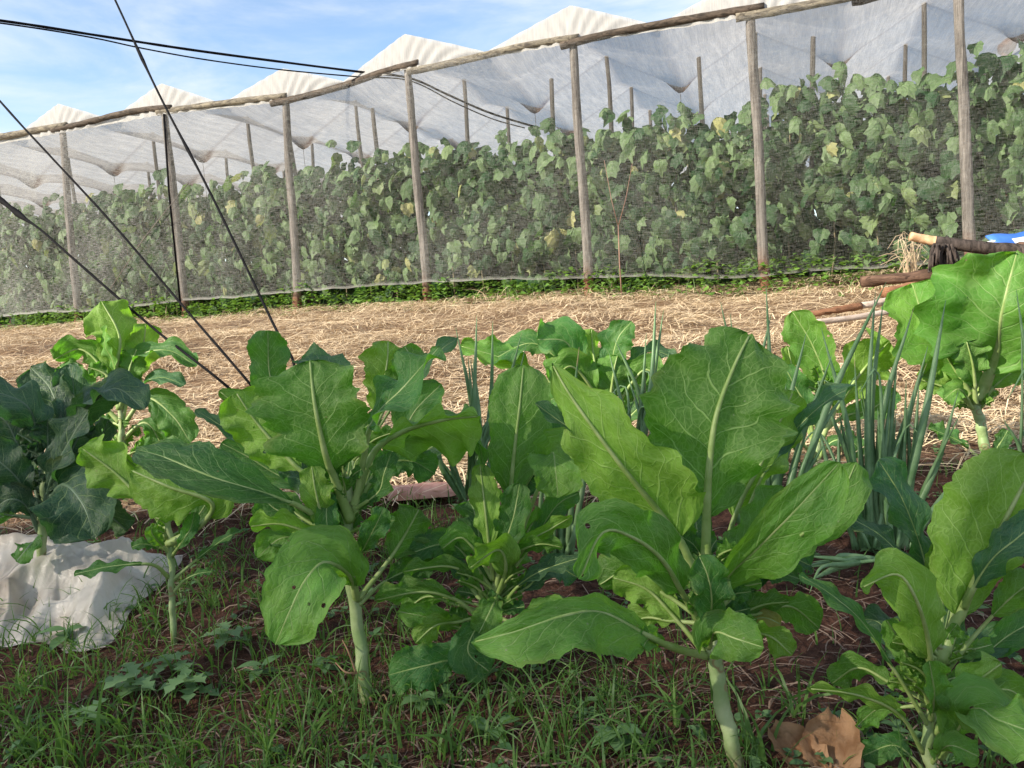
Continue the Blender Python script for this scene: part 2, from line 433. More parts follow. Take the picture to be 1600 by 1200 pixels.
# ------------------------------------------------------------------ kale
SEED = [0]
class Kale:
    def __init__(s, label, d, base, mat='kale_green', rib='midrib', group='kale plants in the vegetable bed'):
        s.d = d; s.mat = mat; s.rib = rib
        s.root = thing('kale_plant', P(base[0], base[1], d), label, 'kale', group)
    def pt(s, p): return P(p[0], p[1], s.d + (p[2] if len(p) > 2 else 0))
    def stem(s, pts, rpx):
        m = MB(); w = spline([s.pt(p) for p in pts], 40)
        # sink the foot into the soil
        w = [w[0] + V((0, 0, -.04))] + w
        rr = [rpx[0] + (rpx[1] - rpx[0]) * i / 40 for i in range(41)]
        kn = [random.random() < .24 for _ in rr]
        rr = [.80 * r * s.d / FPX * (1 + .07 * kn[i] + .06 * noise.noise(V((i * .4, r, 1)))) for i, r in enumerate(rr)]
        w = [q + V((.006 * noise.noise(V((i * .18, r0_, 0))), .006 * noise.noise(V((i * .18, r0_, 4))), 0)) for r0_ in (random.random() * 30,) for i, q in enumerate(w)]
        m.tube(w, rr, 12, True, .10, random.random() * 50)
        return m.build('stem', M['stem'], s.root)
    def leaf(s, pts, hw, n=(0, .3, .9), n2=None, s0=.3, asym=(1, 1), fold=.12, curl=None, ruf=.30, shape=(.72, .42), mat=None, tube=1.0, rag=1.0):
        SEED[0] += 1; sd = SEED[0] * 7.31
        K = 60
        c = spline([s.pt(p) for p in pts], K)
        if curl is None: curl = random.uniform(-.35, .6)
        tw = random.uniform(-.28, .28)
        W = .83 * hw * s.d / FPX
        N1 = (RG * n[0] + UP * n[1] - FW * n[2]).normalized()
        nn = n2 or n
        N2 = (RG * nn[0] + UP * nn[1] - FW * nn[2]).normalized()
        def fr(f):
            x = f * (K - 1); i = int(min(K - 2, x)); p = c[i].lerp(c[i + 1], x - i)
            a = max(0, i - 5); b = min(K - 1, i + 6)
            T = (c[b] - c[a]).normalized()
            N = N1.lerp(N2, f); N = (N - T * N.dot(T)).normalized(); B = T.cross(N)
            a = tw * max(0, f - s0); N, B = N * cos(a) + B * sin(a), B * cos(a) - N * sin(a)
            return p, T, N, B
        NU, NV = 15, 60
        al, be = shape
        tm = al / (al + be); pk = tm ** al * (1 - tm) ** be
        m = MB(); vs = []; uv = []
        phs = [random.uniform(0, 6), random.uniform(0, 6)]
        k1 = random.uniform(2.4, 3.6)
        for j in range(NV + 1):
            t = .5 - .5 * cos(pi * (j / NV) ** .92) if j else 0
            t = min(1, max(0, t)); tt = min(.9985, max(.002, t))
            p, T, N, B = fr(s0 + (1 - s0) * t)
            prof = tt ** al * (1 - tt) ** be / pk
            for k in range(-NU, NU + 1):
                u = k / NU; side = 0 if u < 0 else 1; au = abs(u)
                edge = 1 + 1.25 * rag * (.20 * noise.noise(V((t * 5.5, sd + side * 40, .3))) + .13 * noise.noise(V((t * 15, sd + side * 40, 2.3))) + .06 * noise.noise(V((t * 44, sd + side * 40, 5.3))))
                if t < .25: edge *= 1 + .25 * rag * noise.noise(V((t * 24, sd + side * 17, 9.1))) * (1 - t / .25)
                w = W * prof * edge * asym[side]
                ang = fold + curl * au
                x = w * au * cos(fold + curl * au * .5) * (1 if u > 0 else -1)
                z = w * au * sin(fold + curl * au * .5)
                z += W * ruf * au ** 2.0 * sin(2 * pi * k1 * t + phs[side] + 2.2 * noise.noise(V((t * 3, sd, side)))) * min(1, prof * 1.4)
                z += W * .14 * noise.noise(V((u * 2.2 + sd, t * 4.6, 1.1))) * min(1, au * 4)
                z += W * ruf * .35 * au ** 2.5 * noise.noise(V((t * 13, sd + side * 9, 3.3)))
                z += W * .035 * abs(noise.noise(V((u * 7 + sd, t * 11, 4.1)))) * (1 if au > .08 else 0)
                sw = w * au * .14 * (1 if t < .85 else 1)
                vs.append(p + B * x + N * z + T * (sw - .07 * W * au * t))
                uv.append((u * .5 + .5, t))
        R = 2 * NU + 1
        fs = [(j * R + k, j * R + k + 1, (j + 1) * R + k + 1, (j + 1) * R + k) for j in range(NV) for k in range(R - 1)]
        m.add(vs, fs); m.uv = uv
        o = m.build('leaf', M[mat or s.mat], s.root)
        # petiole and midrib
        rp = (.072 * hw + 2.1) * s.d / FPX * tube
        mm = MB(); cc = []; rr = []
        for i in range(36):
            f = i / 35 * .985
            p, T, N, B = fr(f)
            r = rp * (1 - .9 * f ** .75) + .0004
            cc.append(p - N * r * (.75 if f > s0 else .2)); rr.append(r)
        mm.tube(cc, rr, 8)
        mr = mm.build('midrib', M[s.rib], None)
        mr.parent = o; mr.location = (0, 0, 0)
        return o
    def whorl(s, x, y, specs):
        for az, L, hw, dz, mat in specs:
            a = radians(az); dx, dy = sin(a), -cos(a)
            drop = max(0, abs(dx) - .5) * L * .5
            s.leaf([(x, y, 0), (x + dx * L * .45, y + dy * L * .5, dz * .5), (x + dx * L * .8, y + dy * L * .85, dz), (x + dx * L * 1.1, y + dy * L * .95 + drop, dz * 1.2)],
                   hw, (-.5 * dx + random.uniform(-.3, .3), .5, random.choice((-.8, .75))), None, .34, mat='kale_' + mat)
    def fill(s, pts, num, rng, hw=(12, 22), lo=.35):
        num = int(num * 2.2)
        """small young leaves sprouting along the stem"""
        for _ in range(num):
            f = random.uniform(lo, 1); i = min(len(pts) - 2, int(f * (len(pts) - 1))); g = f * (len(pts) - 1) - i
            x = pts[i][0] + (pts[i + 1][0] - pts[i][0]) * g; y = pts[i][1] + (pts[i + 1][1] - pts[i][1]) * g
            a = random.uniform(-1.25, 1.25); L = random.uniform(*rng)
            dz = random.uniform(-.05, .06)
            p1 = (x + sin(a) * L * .5, y - abs(cos(a)) * L * .55, dz * .5); p2 = (x + sin(a) * L * 1.05, y - abs(cos(a)) * L * .8, dz)
            s.leaf([(x, y, 0), p1, p2], random.uniform(*hw), (random.uniform(-.5, .5), random.uniform(.1, .7), random.choice((-.7, .8))), None, .35)

k = 'kale'
# --- far-left dark plant
p = Kale('dark blue-green kale at the far left behind the white plastic sheet', 1.9, (62, 890), 'kale_blue', 'midrib_dark')
p.stem([(62, 900), (66, 840), (70, 780), (75, 720)], (9, 7))
p.leaf([(70, 770, 0), (58, 690, 0), (40, 632, -.04), (-40, 603, -.06)], 46, (.1, .8, .55), None, .35)
p.leaf([(72, 775, 0), (98, 695, 0), (128, 640, -.03), (180, 607, -.06), (226, 640, -.08)], 36, (-.1, .85, .5), None, .35)
p.leaf([(70, 775, .02), (105, 680, .02), (150, 625, .0), (205, 600, 0)], 30, (0, .3, -.9), None, .35)
p.leaf([(75, 765, 0), (92, 665, .05), (80, 610, .08), (48, 574, .1)], 40, (0, .3, .9), None, .35)
p.leaf([(75, 765, 0), (105, 660, .05), (115, 610, .09), (108, 568, .1)], 32, (.1, .3, .9), None, .4)
p.leaf([(62, 820, 0), (80, 745, -.06), (108, 690, -.08), (138, 640, -.08)], 40, (-.3, .3, .9))
p.leaf([(64, 800, 0), (96, 757, -.08), (128, 785, -.15), (150, 842, -.18)], 66, (.1, .45, .9), (.1, .2, 1), .2)
p.leaf([(60, 810, 0), (30, 752, -.06), (0, 722, -.08), (-30, 700, -.08)], 36, (0, .5, .8))
p.leaf([(60, 830, 0), (40, 790, -.05), (15, 780, -.07), (-15, 800, -.07)], 32, (.1, .5, .8))
p.leaf([(60, 840, 0), (48, 850, -.06), (25, 878, -.08)], 22, (0, .3, .9), None, .2, mat='kale_green')
p.leaf([(66, 800, 0), (110, 740, .04), (150, 700, .06), (170, 655, .06)], 34, (-.2, .2, .9))
p.leaf([(66, 800, 0), (120, 790, .04), (160, 760, .06), (200, 735, .06)], 28, (-.2, .5, .8))
p.leaf([(64, 760, .03), (30, 700, .07), (10, 660, .08), (-20, 640, .08)], 34, (0, .3, .9))
p.fill([(62, 890), (66, 820), (75, 720)], 8, (40, 90), (14, 26))
p.whorl(68, 810, [(-50, 150, 38, .05, 'blue'), (-15, 170, 40, .08, 'blue'), (25, 170, 40, .06, 'blue'), (60, 150, 36, .02, 'blue'), (85, 120, 30, -.04, 'blue'), (-85, 110, 30, -.04, 'green')])
# --- back-left bright plant
p = Kale('kale with a glowing sunlit top leaf standing against the straw at left', 2.5, (196, 760))
p.stem([(198, 765), (193, 700), (188, 640), (184, 590)], (7, 5))
p.leaf([(187, 640, 0), (180, 580, 0), (186, 525, 0), (158, 470, .02)], 47, (-.75, .3, -.6), None, .3, mat='kale_light')
p.leaf([(189, 640, .03), (206, 580, .05), (222, 545, .06), (228, 505, .06)], 36, (-.7, .2, -.65), None, .3, mat='kale_light')
p.leaf([(187, 640, 0), (160, 575, 0), (125, 545, 0), (84, 562, 0)], 27, (-.4, .6, -.6))
p.leaf([(189, 640, 0), (212, 562, 0), (260, 547, -.02), (308, 572, -.04)], 24, (.1, .8, .5), None, .25)
p.leaf([(189, 665, 0), (206, 610, 0), (250, 590, -.02), (288, 602, -.03)], 21, (0, .85, .45), None, .3, mat='kale_teal')
p.leaf([(189, 670, 0), (228, 622, 0), (270, 650, -.02), (298, 692, -.03)], 32, (.2, .45, .8), None, .25)
p.leaf([(187, 620, -.01), (176, 565, -.03), (164, 540, -.04), (166, 508, -.05)], 15, (-.5, .2, .85), None, .3, mat='kale_light')
p.leaf([(187, 660, 0), (140, 612, 0), (115, 590, 0), (92, 572, .02)], 30, (-.2, .4, .8))
p.leaf([(189, 690, 0), (225, 660, 0), (250, 690, 0), (262, 720, 0)], 24, (.2, .4, .8))
p.leaf([(189, 690, 0), (165, 660, 0), (150, 690, 0), (140, 725, 0)], 24, (-.2, .4, .8))
p.leaf([(187, 640, 0), (200, 590, -.02), (205, 570, -.02), (214, 545, -.02)], 24, (0, .2, -.9))
p.fill([(198, 760), (193, 700), (184, 590)], 8, (25, 60), (9, 18))
# --- small plant beside plastic
p = Kale('small thin-stemmed kale with drooping yellow-green leaf beside the white plastic sheet', 1.62, (272, 995), 'kale_light')
p.stem([(272, 998), (270, 920), (266, 850), (262, 800)], (6, 5.5))
p.leaf([(264, 850, 0), (315, 820, -.03), (332, 785, -.05), (268, 762, -.07), (205, 735, -.06)], 62, (.1, -.15, -1), None, .36, shape=(.5, .42), ruf=.08)
p.leaf([(263, 840, 0), (240, 800, .02), (185, 742, .03), (128, 700, .03)], 48, (0, .2, -.95), None, .35)
p.leaf([(262, 830, 0), (240, 765, .05), (190, 712, .06), (122, 706, .06)], 24, (0, .6, -.7), None, .35)
p.leaf([(264, 902, 0), (238, 882, -.03), (180, 884, -.06), (115, 897, -.08)], 17, (0, .85, .5), None, .35, mat='kale_green')
p.leaf([(268, 907, 0), (310, 872, .02), (350, 842, .03), (380, 828, .03)], 14, (0, .8, .5), None, .35, mat='kale_green')
p.leaf([(270, 925, 0), (290, 905, 0), (310, 896, 0), (332, 893, 0)], 11, (0, .8, .5), None, .4, mat='kale_green')
p.leaf([(264, 870, 0), (300, 820, .05), (320, 790, .06), (335, 765, .06)], 26, (0, .3, .9), mat='kale_green')
p.leaf([(266, 860, 0), (225, 850, -.03), (205, 855, -.04)], 12, (0, .6, .7), mat='kale_green')
p.leaf([(266, 865, 0), (240, 838, -.04), (236, 822, -.05)], 13, (.2, .3, .9))
p.leaf([(268, 870, 0), (285, 845, -.04), (298, 825, -.04), (304, 800, -.04)], 14, (.2, .3, .9), mat='kale_green')
p.fill([(271, 930), (266, 850), (262, 800)], 5, (25, 45), (7, 12))
# --- kale half hidden behind
p = Kale('kale half hidden behind the tall bare-stemmed kale', 1.8, (540, 880))
p.stem([(540, 890), (545, 820), (550, 760), (555, 700)], (8, 6))
p.leaf([(545, 760, 0), (470, 665, 0), (425, 600, 0), (418, 516, -.02)], 36, (.25, .2, .95), None, .5, mat='kale_green', shape=(.6, .25))
p.leaf([(548, 740, 0), (535, 640, 0), (512, 575, 0), (468, 562, .05)], 40, (0, .8, .5), mat='kale_teal')
p.leaf([(552, 740, 0), (590, 640, 0), (604, 570, 0), (606, 532, .02)], 46, (-.5, .1, -.85), None, .45, mat='kale_light')
p.leaf([(552, 740, 0), (600, 640, 0), (640, 570, 0), (632, 540, .02)], 34, (-.4, .2, -.85), None, .5)
p.leaf([(552, 730, 0), (630, 610, 0), (685, 550, -.02), (716, 528, -.04)], 23, (-.2, .75, .6), None, .45, mat='kale_teal')
p.leaf([(545, 780, 0), (440, 690, 0), (380, 640, 0), (342, 610, 0)], 30, (0, .4, -.85))
p.leaf([(545, 780, 0), (430, 715, 0), (370, 680, 0), (305, 640, 0)], 18, (0, .8, .5), None, .4, mat='kale_teal')
p.leaf([(545, 790, 0), (440, 745, 0), (390, 715, 0), (345, 692, 0)], 34, (0, .3, .9))
p.leaf([(552, 760, 0), (620, 690, .0), (650, 640, .0), (690, 600, 0)], 34, (0, .3, .9))
p.leaf([(552, 780, 0), (640, 720, 0), (690, 690, 0), (740, 668, 0)], 24, (0, .5, .8), mat='kale_teal')
p.fill([(540, 880), (550, 760), (555, 690)], 8, (40, 90), (14, 24))
# --- tall bare-stemmed plant
p = Kale('tall kale with a thick pale bare stem left of centre', 1.36, (572, 1095))
p.stem([(574, 1100), (560, 985), (549, 900), (543, 825), (540, 745)], (12.5, 11))
p.leaf([(548, 812, 0), (522, 745, -.04), (507, 700, -.07), (492, 630, -.08), (484, 562, -.05)], 98, (.1, -.25, -1), None, .34, fold=-.1, shape=(.42, .46), ruf=.18, rag=1.2)
p.leaf([(546, 800, .02), (470, 735, .06), (405, 665, .08), (368, 612, .08)], 64, (-.3, .3, -.9), None, .4, mat='kale_light')
p.leaf([(552, 800, 0), (568, 715, -.02), (583, 655, -.05), (630, 605, -.07), (688, 540, -.04)], 62, (-.55, .55, .65), None, .46, asym=(.9, 1.0), shape=(.42, .5))
p.leaf([(552, 790, 0), (585, 705, .02), (632, 672, .02), (695, 655, 0), (750, 650, -.02)], 80, (0, .62, -.75), None, .35, asym=(1.1, .25), fold=-.15, shape=(.55, .45), mat='kale_light', rag=.6)
p.leaf([(556, 790, .0), (600, 720, .04), (660, 670, .06), (740, 652, .04)], 38, (0, .85, .4), None, .35)
p.leaf([(542, 838, 0), (485, 800, -.06), (430, 775, -.11), (340, 748, -.15), (262, 716, -.13), (212, 702, -.10)], 50, (.15, .7, .7), None, .32, shape=(.6, .5), ruf=.07, mat='kale_green')
p.leaf([(546, 840, 0), (508, 812, -.05), (494, 770, -.07), (487, 728, -.07)], 29, (0, -.1, -1), None, .3, mat='kale_light')
p.leaf([(544, 850, 0), (495, 835, -.04), (440, 818, -.06), (390, 822, -.06)], 28, (0, .55, -.75), None, .3, mat='kale_light')
p.leaf([(543, 845, 0), (480, 815, .02), (430, 795, .02), (405, 770, .02)], 30, (0, .5, .8))
p.leaf([(545, 862, 0), (500, 866, -.03), (455, 852, -.04), (422, 846, -.04)], 21, (0, .7, .6), None, .3, mat='kale_green')
p.leaf([(552, 885, 0), (572, 850, -.04), (590, 815, -.06), (600, 792, -.06)], 24, (.3, .1, .9))
p.leaf([(557, 938, 0), (546, 900, -.05), (508, 878, -.10), (478, 905, -.15), (455, 950, -.17), (430, 1008, -.17)], 66, (-.1, .5, .85), (-.1, .15, 1), .14, shape=(.5, .5), ruf=.09, mat='kale_light')
p.leaf([(560, 935, 0), (600, 885, .02), (630, 840, .05), (655, 795, .08)], 44, (0, .3, -.9), None, .45)
p.leaf([(560, 945, 0), (600, 910, .04), (640, 890, .06), (680, 885, .06)], 28, (0, .5, .8), None, .4)
p.leaf([(548, 800, 0), (590, 770, -.03), (600, 740, -.04), (612, 705, -.04)], 26, (-.3, .2, .9))
p.leaf([(546, 800, 0), (520, 770, -.03), (510, 800, -.06), (515, 850, -.07)], 22, (.2, .4, .9))
p.leaf([(548, 790, .02), (600, 730, .06), (640, 720, .08), (680, 740, .08)], 36, (.1, .5, .8))
p.fill([(552, 900), (543, 825), (540, 745)], 10, (35, 80), (11, 22))
p.whorl(544, 850, [(-62, 150, 34, .04, 'green'), (-35, 165, 36, .10, 'teal'), (-12, 150, 34, .12, 'green'), (18, 160, 36, .10, 'green'), (-85, 130, 28, -.04, 'light')])
m = MB()   # bare roots at the foot
for pts in ([(578, 1088), (586, 1105), (590, 1120), (592, 1140), (585, 1158), (560, 1162)], [(588, 1108), (598, 1085), (606, 1100), (600, 1125)], [(560, 1052), (540, 1050), (524, 1035)], [(556, 1050), (545, 1020), (535, 1000)], [(590, 1120), (584, 1128), (592, 1138)]):
    m.tube(spline([P(x, y, 1.34 + .01 * sin(x)) for x, y in pts], 14), [.0022 - .0001 * i for i in range(14)], 6)
m.build('root', M['root'], p.root)
# --- middle bushy plant
p = Kale('bushy many-stalked kale low between two taller kales, centre', 1.43, (748, 1088))
p.stem([(746, 1092), (752, 1040), (760, 985), (772, 930)], (8, 8))
p.leaf([(775, 925, 0), (797, 835, .03), (799, 760, .03), (805, 695, .03), (812, 635, .03), (818, 570, .05)], 62, (.05, .1, -.95), None, .42, shape=(.55, .42), ruf=.05, rag=.7)
p.leaf([(790, 880, .02), (820, 765, .06), (860, 705, .06), (890, 660, .06)], 44, (0, .35, .95), None, .4, mat='kale_teal')
p.leaf([(788, 900, .02), (842, 760, .02), (862, 706, -.02), (868, 735, -.05), (872, 778, -.06)], 50, (0, .3, .95), None, .66, shape=(.35, .35), ruf=.07, mat='kale_light')
p.leaf([(775, 905, 0), (768, 810, 0), (758, 740, -.02), (742, 655, -.03)], 30, (-.8, .2, .45), None, .35)
p.leaf([(770, 905, 0), (764, 845, -.04), (757, 785, -.05), (750, 725, -.04)], 28, (.2, 0, -.95), None, .3, mat='kale_light')
p.leaf([(774, 925, 0), (788, 855, -.04), (803, 805, -.05), (812, 755, -.05)], 31, (-.15, .2, .95), None, .3)
p.leaf([(775, 935, 0), (790, 888, -.05), (778, 858, -.07), (733, 888, -.1)], 34, (-.1, .6, -.65), None, .3, mat='kale_light')
p.leaf([(780, 925, 0), (822, 852, -.03), (860, 826, -.04), (895, 806, -.04)], 19, (-.3, .4, -.8), None, .35, mat='kale_light')
p.leaf([(778, 955, 0), (810, 915, -.03), (850, 890, -.04), (910, 870, -.05)], 20, (0, .8, .55), None, .35, mat='kale_teal')
p.leaf([(768, 965, 0), (738, 905, -.02), (700, 884, -.04), (628, 893, -.06)], 22, (0, .6, -.7), None, .35)
p.leaf([(755, 972, 0), (715, 938, -.02), (660, 924, -.05), (585, 938, -.06)], 27, (0, .4, -.9), None, .35)
p.leaf([(760, 1002, 0), (715, 980, 0), (670, 965, -.03), (622, 955, -.04)], 24, (0, .3, .9), None, .3, mat='kale_light')
p.leaf([(750, 1055, 0), (715, 1032, -.04), (665, 1040, -.08), (606, 1055, -.09)], 40, (0, .4, .9), None, .25)
p.leaf([(775, 935, -.02), (768, 950, -.06), (748, 990, -.07)], 26, (0, .25, .95), None, .1, mat='kale_light')
p.leaf([(765, 965, -.02), (742, 985, -.06), (732, 1020, -.07), (765, 1050, -.07)], 35, (0, .3, .9), None, .15)
p.leaf([(768, 920, 0), (720, 860, .0), (690, 850, 0), (640, 865, -.02)], 30, (0, .5, .8), None, .35)
p.leaf([(770, 905, 0), (735, 850, -.02), (715, 840, -.03), (690, 858, -.04)], 26, (0, .5, -.8), None, .3)
p.leaf([(780, 920, .02), (830, 850, .04), (870, 790, .05), (905, 770, .05)], 26, (0, .3, .9), None, .4)
p.leaf([(778, 920, .02), (800, 870, -.02), (840, 850, -.05), (880, 855, -.06)], 22, (0, .6, -.7), None, .35)
p.fill([(746, 1050), (760, 985), (775, 915)], 12, (40, 90), (11, 20))
p.whorl(768, 960, [(-75, 130, 28, .05, 'green'), (-40, 165, 32, .06, 'teal'), (-10, 190, 36, .10, 'green'), (25, 180, 34, .08, 'green'), (55, 150, 30, .06, 'teal'), (85, 120, 26, -.03, 'light'), (-100, 110, 24, -.05, 'light'), (110, 95, 22, -.05, 'green')])
# --- biggest plant right of centre
p = Kale('largest foreground kale with one huge upright leaf facing the camera', 1.12, (1146, 1195))
p.stem([(1150, 1205), (1132, 1110), (1118, 1040), (1109, 965), (1106, 900)], (15, 14))
p.leaf([(1106, 965, 0), (1103, 880, -.01), (1104, 800, -.02), (1108, 725, -.03), (1120, 645, -.03), (1148, 570, -.01), (1172, 522, .02)], 122, (.12, .0, -.95), None, .34, shape=(.50, .46), ruf=.18, rag=1.25, asym=(1.0, 1.0))
p.leaf([(1110, 950, .05), (1150, 800, .1), (1190, 720, .1), (1240, 610, .1)], 72, (0, .2, -.9), None, .4, mat='kale_light')
p.leaf([(1102, 962, 0), (1072, 862, -.03), (1032, 800, -.05), (982, 740, -.08), (930, 672, -.09), (888, 612, -.08), (862, 566, -.06)], 86, (.45, .3, -.85), None, .3, shape=(.45, .9), ruf=.12, rag=1.5, mat='kale_light')
p.leaf([(1080, 900, .03), (1010, 790, .06), (960, 740, .07), (890, 690, .06)], 34, (-.3, .4, -.8), None, .35, mat='kale_light')
p.leaf([(960, 725, -.06), (925, 690, -.06), (880, 662, -.07), (836, 630, -.07)], 18, (0, .75, .6), None, .15, mat='kale_teal')
p.leaf([(1112, 962, 0), (1135, 905, -.04), (1180, 860, -.08), (1240, 800, -.11), (1312, 722, -.12)], 56, (.35, .4, .85), None, .16, shape=(.5, .45), asym=(.8, 1.15), ruf=.05, rag=.5, mat='kale_light')
p.leaf([(1116, 962, 0), (1180, 885, 0), (1260, 830, -.02), (1310, 780, -.03), (1338, 722, -.03)], 46, (.5, .1, -.85), None, .25)
p.leaf([(1102, 990, 0), (1068, 930, -.04), (1032, 872, -.09), (985, 838, -.13), (940, 832, -.16), (905, 905, -.19)], 54, (-.1, .6, -.7), (-.75, .2, -.6), .25, shape=(.5, .4), mat='kale_green')
p.leaf([(1106, 990, -.02), (1112, 940, -.08), (1106, 900, -.10), (1092, 868, -.10)], 36, (.1, .25, .95), None, .1, mat='kale_green')
p.leaf([(1100, 1020, 0), (1052, 962, .02), (1010, 920, .03), (957, 902, .04)], 40, (0, .2, -.95), None, .3, mat='kale_light')
p.leaf([(1106, 1025, 0), (1052, 1012, -.05), (1000, 986, -.09), (940, 956, -.12), (880, 962, -.16), (800, 988, -.18), (735, 1004, -.18)], 62, (.05, .5, .85), None, .34, asym=(1.15, .42), shape=(.40, .55), ruf=.07, mat='kale_light')
p.leaf([(1085, 1020, -.02), (1030, 1000, -.05), (1012, 1000, -.08), (1005, 1012, -.1)], 24, (.2, .4, .85), None, .45, mat='kale_light')
p.leaf([(1108, 1012, -.02), (1118, 988, -.08), (1150, 998, -.11), (1194, 1012, -.13)], 42, (0, .35, .95), None, .12, shape=(.45, .4), mat='kale_light', rag=.6)
p.leaf([(1110, 1005, 0), (1150, 965, .02), (1190, 945, .02), (1234, 940, .02)], 24, (0, .4, -.85), None, .3)
p.leaf([(1112, 1005, 0), (1150, 980, .03), (1190, 965, .03), (1220, 975, .03)], 22, (0, .5, .85), None, .3, mat='kale_yellow')
p.leaf([(1116, 935, 0), (1150, 865, 0), (1185, 812, .02), (1228, 762, .03)], 36, (-.3, .1, -.95), None, .3, shape=(.5, .45))
p.leaf([(1114, 935, .05), (1190, 745, .1), (1240, 675, .12), (1290, 628, .1), (1336, 602, .06)], 30, (-.15, .75, .55), None, .5, mat='kale_teal')
p.leaf([(1098, 940, .04), (1052, 830, .06), (1010, 745, .07), (995, 690, .07)], 36, (0, .2, .95), None, .35)
p.leaf([(1100, 940, .02), (1065, 870, .02), (1060, 820, .02), (1075, 780, .02)], 34, (.2, .2, -.9), None, .3)
p.leaf([(1106, 930, .02), (1085, 850, .03), (1050, 835, .03), (1020, 860, .02)], 30, (0, .5, .8), None, .3)
p.leaf([(1108, 960, .0), (1150, 900, .05), (1200, 890, .06), (1250, 905, .06)], 30, (0, .6, .7), None, .3)
p.fill([(1112, 1010), (1109, 965), (1105, 880)], 12, (40, 100), (12, 24), .1)
p.whorl(1108, 975, [(-58, 185, 40, .06, 'green'), (-30, 220, 44, .12, 'teal'), (-8, 200, 40, .14, 'green'), (28, 220, 42, .12, 'green'), (50, 190, 38, .10, 'teal'), (78, 160, 34, .06, 'green'), (-85, 130, 30, .05, 'light'), (100, 120, 28, -.05, 'light')])
# --- lower right corner plant
p = Kale('kale cut off by the lower right corner beside the brown dry leaf', 1.05, (1452, 1235), 'kale_light')
p.stem([(1452, 1245), (1450, 1170), (1456, 1090), (1474, 1005)], (11, 9))
p.leaf([(1468, 1035, 0), (1500, 950, 0), (1540, 865, -.02), (1580, 790, -.03), (1622, 712, -.03)], 112, (-.2, .1, -.95), None, .22, shape=(.48, .42), ruf=.06, rag=.7)
p.leaf([(1505, 950, -.01), (1545, 880, -.05), (1590, 840, -.07), (1640, 800, -.07)], 34, (-.1, .75, .55), None, .2, mat='kale_teal')
p.leaf([(1470, 1005, .03), (1446, 885, .08), (1430, 830, .08), (1405, 770, .08), (1372, 718, .08)], 44, (.25, .35, .9), None, .35, mat='kale_teal')
p.leaf([(1462, 1005, .03), (1420, 892, .05), (1380, 840, .05), (1318, 803, .05)], 28, (0, .75, .6), None, .35, mat='kale_teal')
p.leaf([(1457, 1065, 0), (1447, 990, -.06), (1428, 930, -.09), (1400, 896, -.09), (1345, 918, -.11)], 48, (-.1, .35, -.9), None, .2, shape=(.5, .45))
p.leaf([(1452, 1135, 0), (1400, 1050, -.02), (1350, 975, -.05), (1300, 930, -.06), (1248, 898, -.06)], 21, (.2, .7, .65), None, .35, mat='kale_green')
p.leaf([(1455, 1105, 0), (1425, 1040, 0), (1402, 995, 0), (1385, 968, 0)], 25, (.2, .3, -.9), None, .3, mat='kale_green')
p.leaf([(1442, 1175, 0), (1405, 1115, -.04), (1340, 1085, -.07), (1263, 1075, -.08)], 24, (0, .6, -.7), None, .3)
p.leaf([(1455, 1125, -.03), (1460, 1085, -.07), (1452, 1032, -.09)], 28, (0, .15, .95), None, .15)
p.leaf([(1460, 1145, 0), (1500, 1100, -.04), (1530, 1062, -.06), (1565, 1036, -.06)], 40, (-.1, .2, -.95), None, .3)
p.leaf([(1470, 1185, 0), (1520, 1110, -.08), (1560, 1125, -.12), (1630, 1150, -.14)], 56, (-.1, .55, .85), None, .2)
p.leaf([(1455, 1195, 0), (1482, 1165, -.05), (1530, 1182, -.06)], 28, (0, .4, .9), None, .25)
p.leaf([(1445, 1205, .05), (1400, 1165, .05), (1345, 1182, .05)], 27, (0, .4, .85), None, .25, mat='kale_green')
p.leaf([(1474, 1055, 0), (1530, 985, 0), (1590, 925, -.03), (1650, 890, -.03)], 34, (0, .6, .7), None, .5)
p.leaf([(1478, 1065, .03), (1530, 1030, .05), (1580, 990, .05), (1650, 955, .05)], 32, (0, .65, .65), None, .3, mat='kale_green')
p.leaf([(1474, 1015, .03), (1470, 930, .05), (1468, 845, .05)], 28, (0, .1, -.95), None, .3)
p.leaf([(1474, 1015, .03), (1495, 930, .06), (1520, 870, .07), (1560, 830, .07)], 34, (0, .3, .9), None, .3, mat='kale_green')
p.leaf([(1460, 1080, .02), (1435, 1030, .04), (1400, 1010, .05)], 20, (0, .5, .8), mat='kale_green')
p.fill([(1452, 1190), (1456, 1090), (1474, 1005)], 12, (40, 100), (12, 22))
p.whorl(1458, 1100, [(-65, 160, 32, .05, 'green'), (-35, 180, 36, .08, 'teal'), (10, 170, 36, .10, 'green'), (45, 160, 36, .06, 'teal'), (80, 150, 34, .04, 'light'), (-95, 110, 24, .03, 'light')])
# --- back-middle plant
p = Kale('dense dark kale at the edge of the straw behind the spring onions, centre', 2.45, (955, 720))
p.stem([(955, 725), (957, 680), (952, 630), (948, 590)], (7, 5))
p.leaf([(945, 645, 0), (850, 592, 0), (785, 560, -.02), (718, 540, -.03)], 30, (-.4, .45, .8), None, .45, mat='kale_light', rag=1.6)
p.leaf([(945, 645, 0), (880, 570, 0), (830, 536, 0), (762, 566, -.03)], 32, (-.2, .7, .6), None, .4, mat='kale_green')
p.leaf([(945, 645, 0), (905, 580, -.03), (885, 535, -.06), (838, 530, -.1)], 40, (-.2, .45, .85), None, .35)
p.leaf([(945, 640, .03), (885, 570, .05), (858, 535, .06), (856, 506, .06)], 30, (-.6, .2, -.7), None, .35, mat='kale_light')
p.leaf([(945, 640, 0), (930, 575, .02), (925, 540, .03), (924, 513, .03)], 30, (-.5, .2, -.8), None, .35, mat='kale_light')
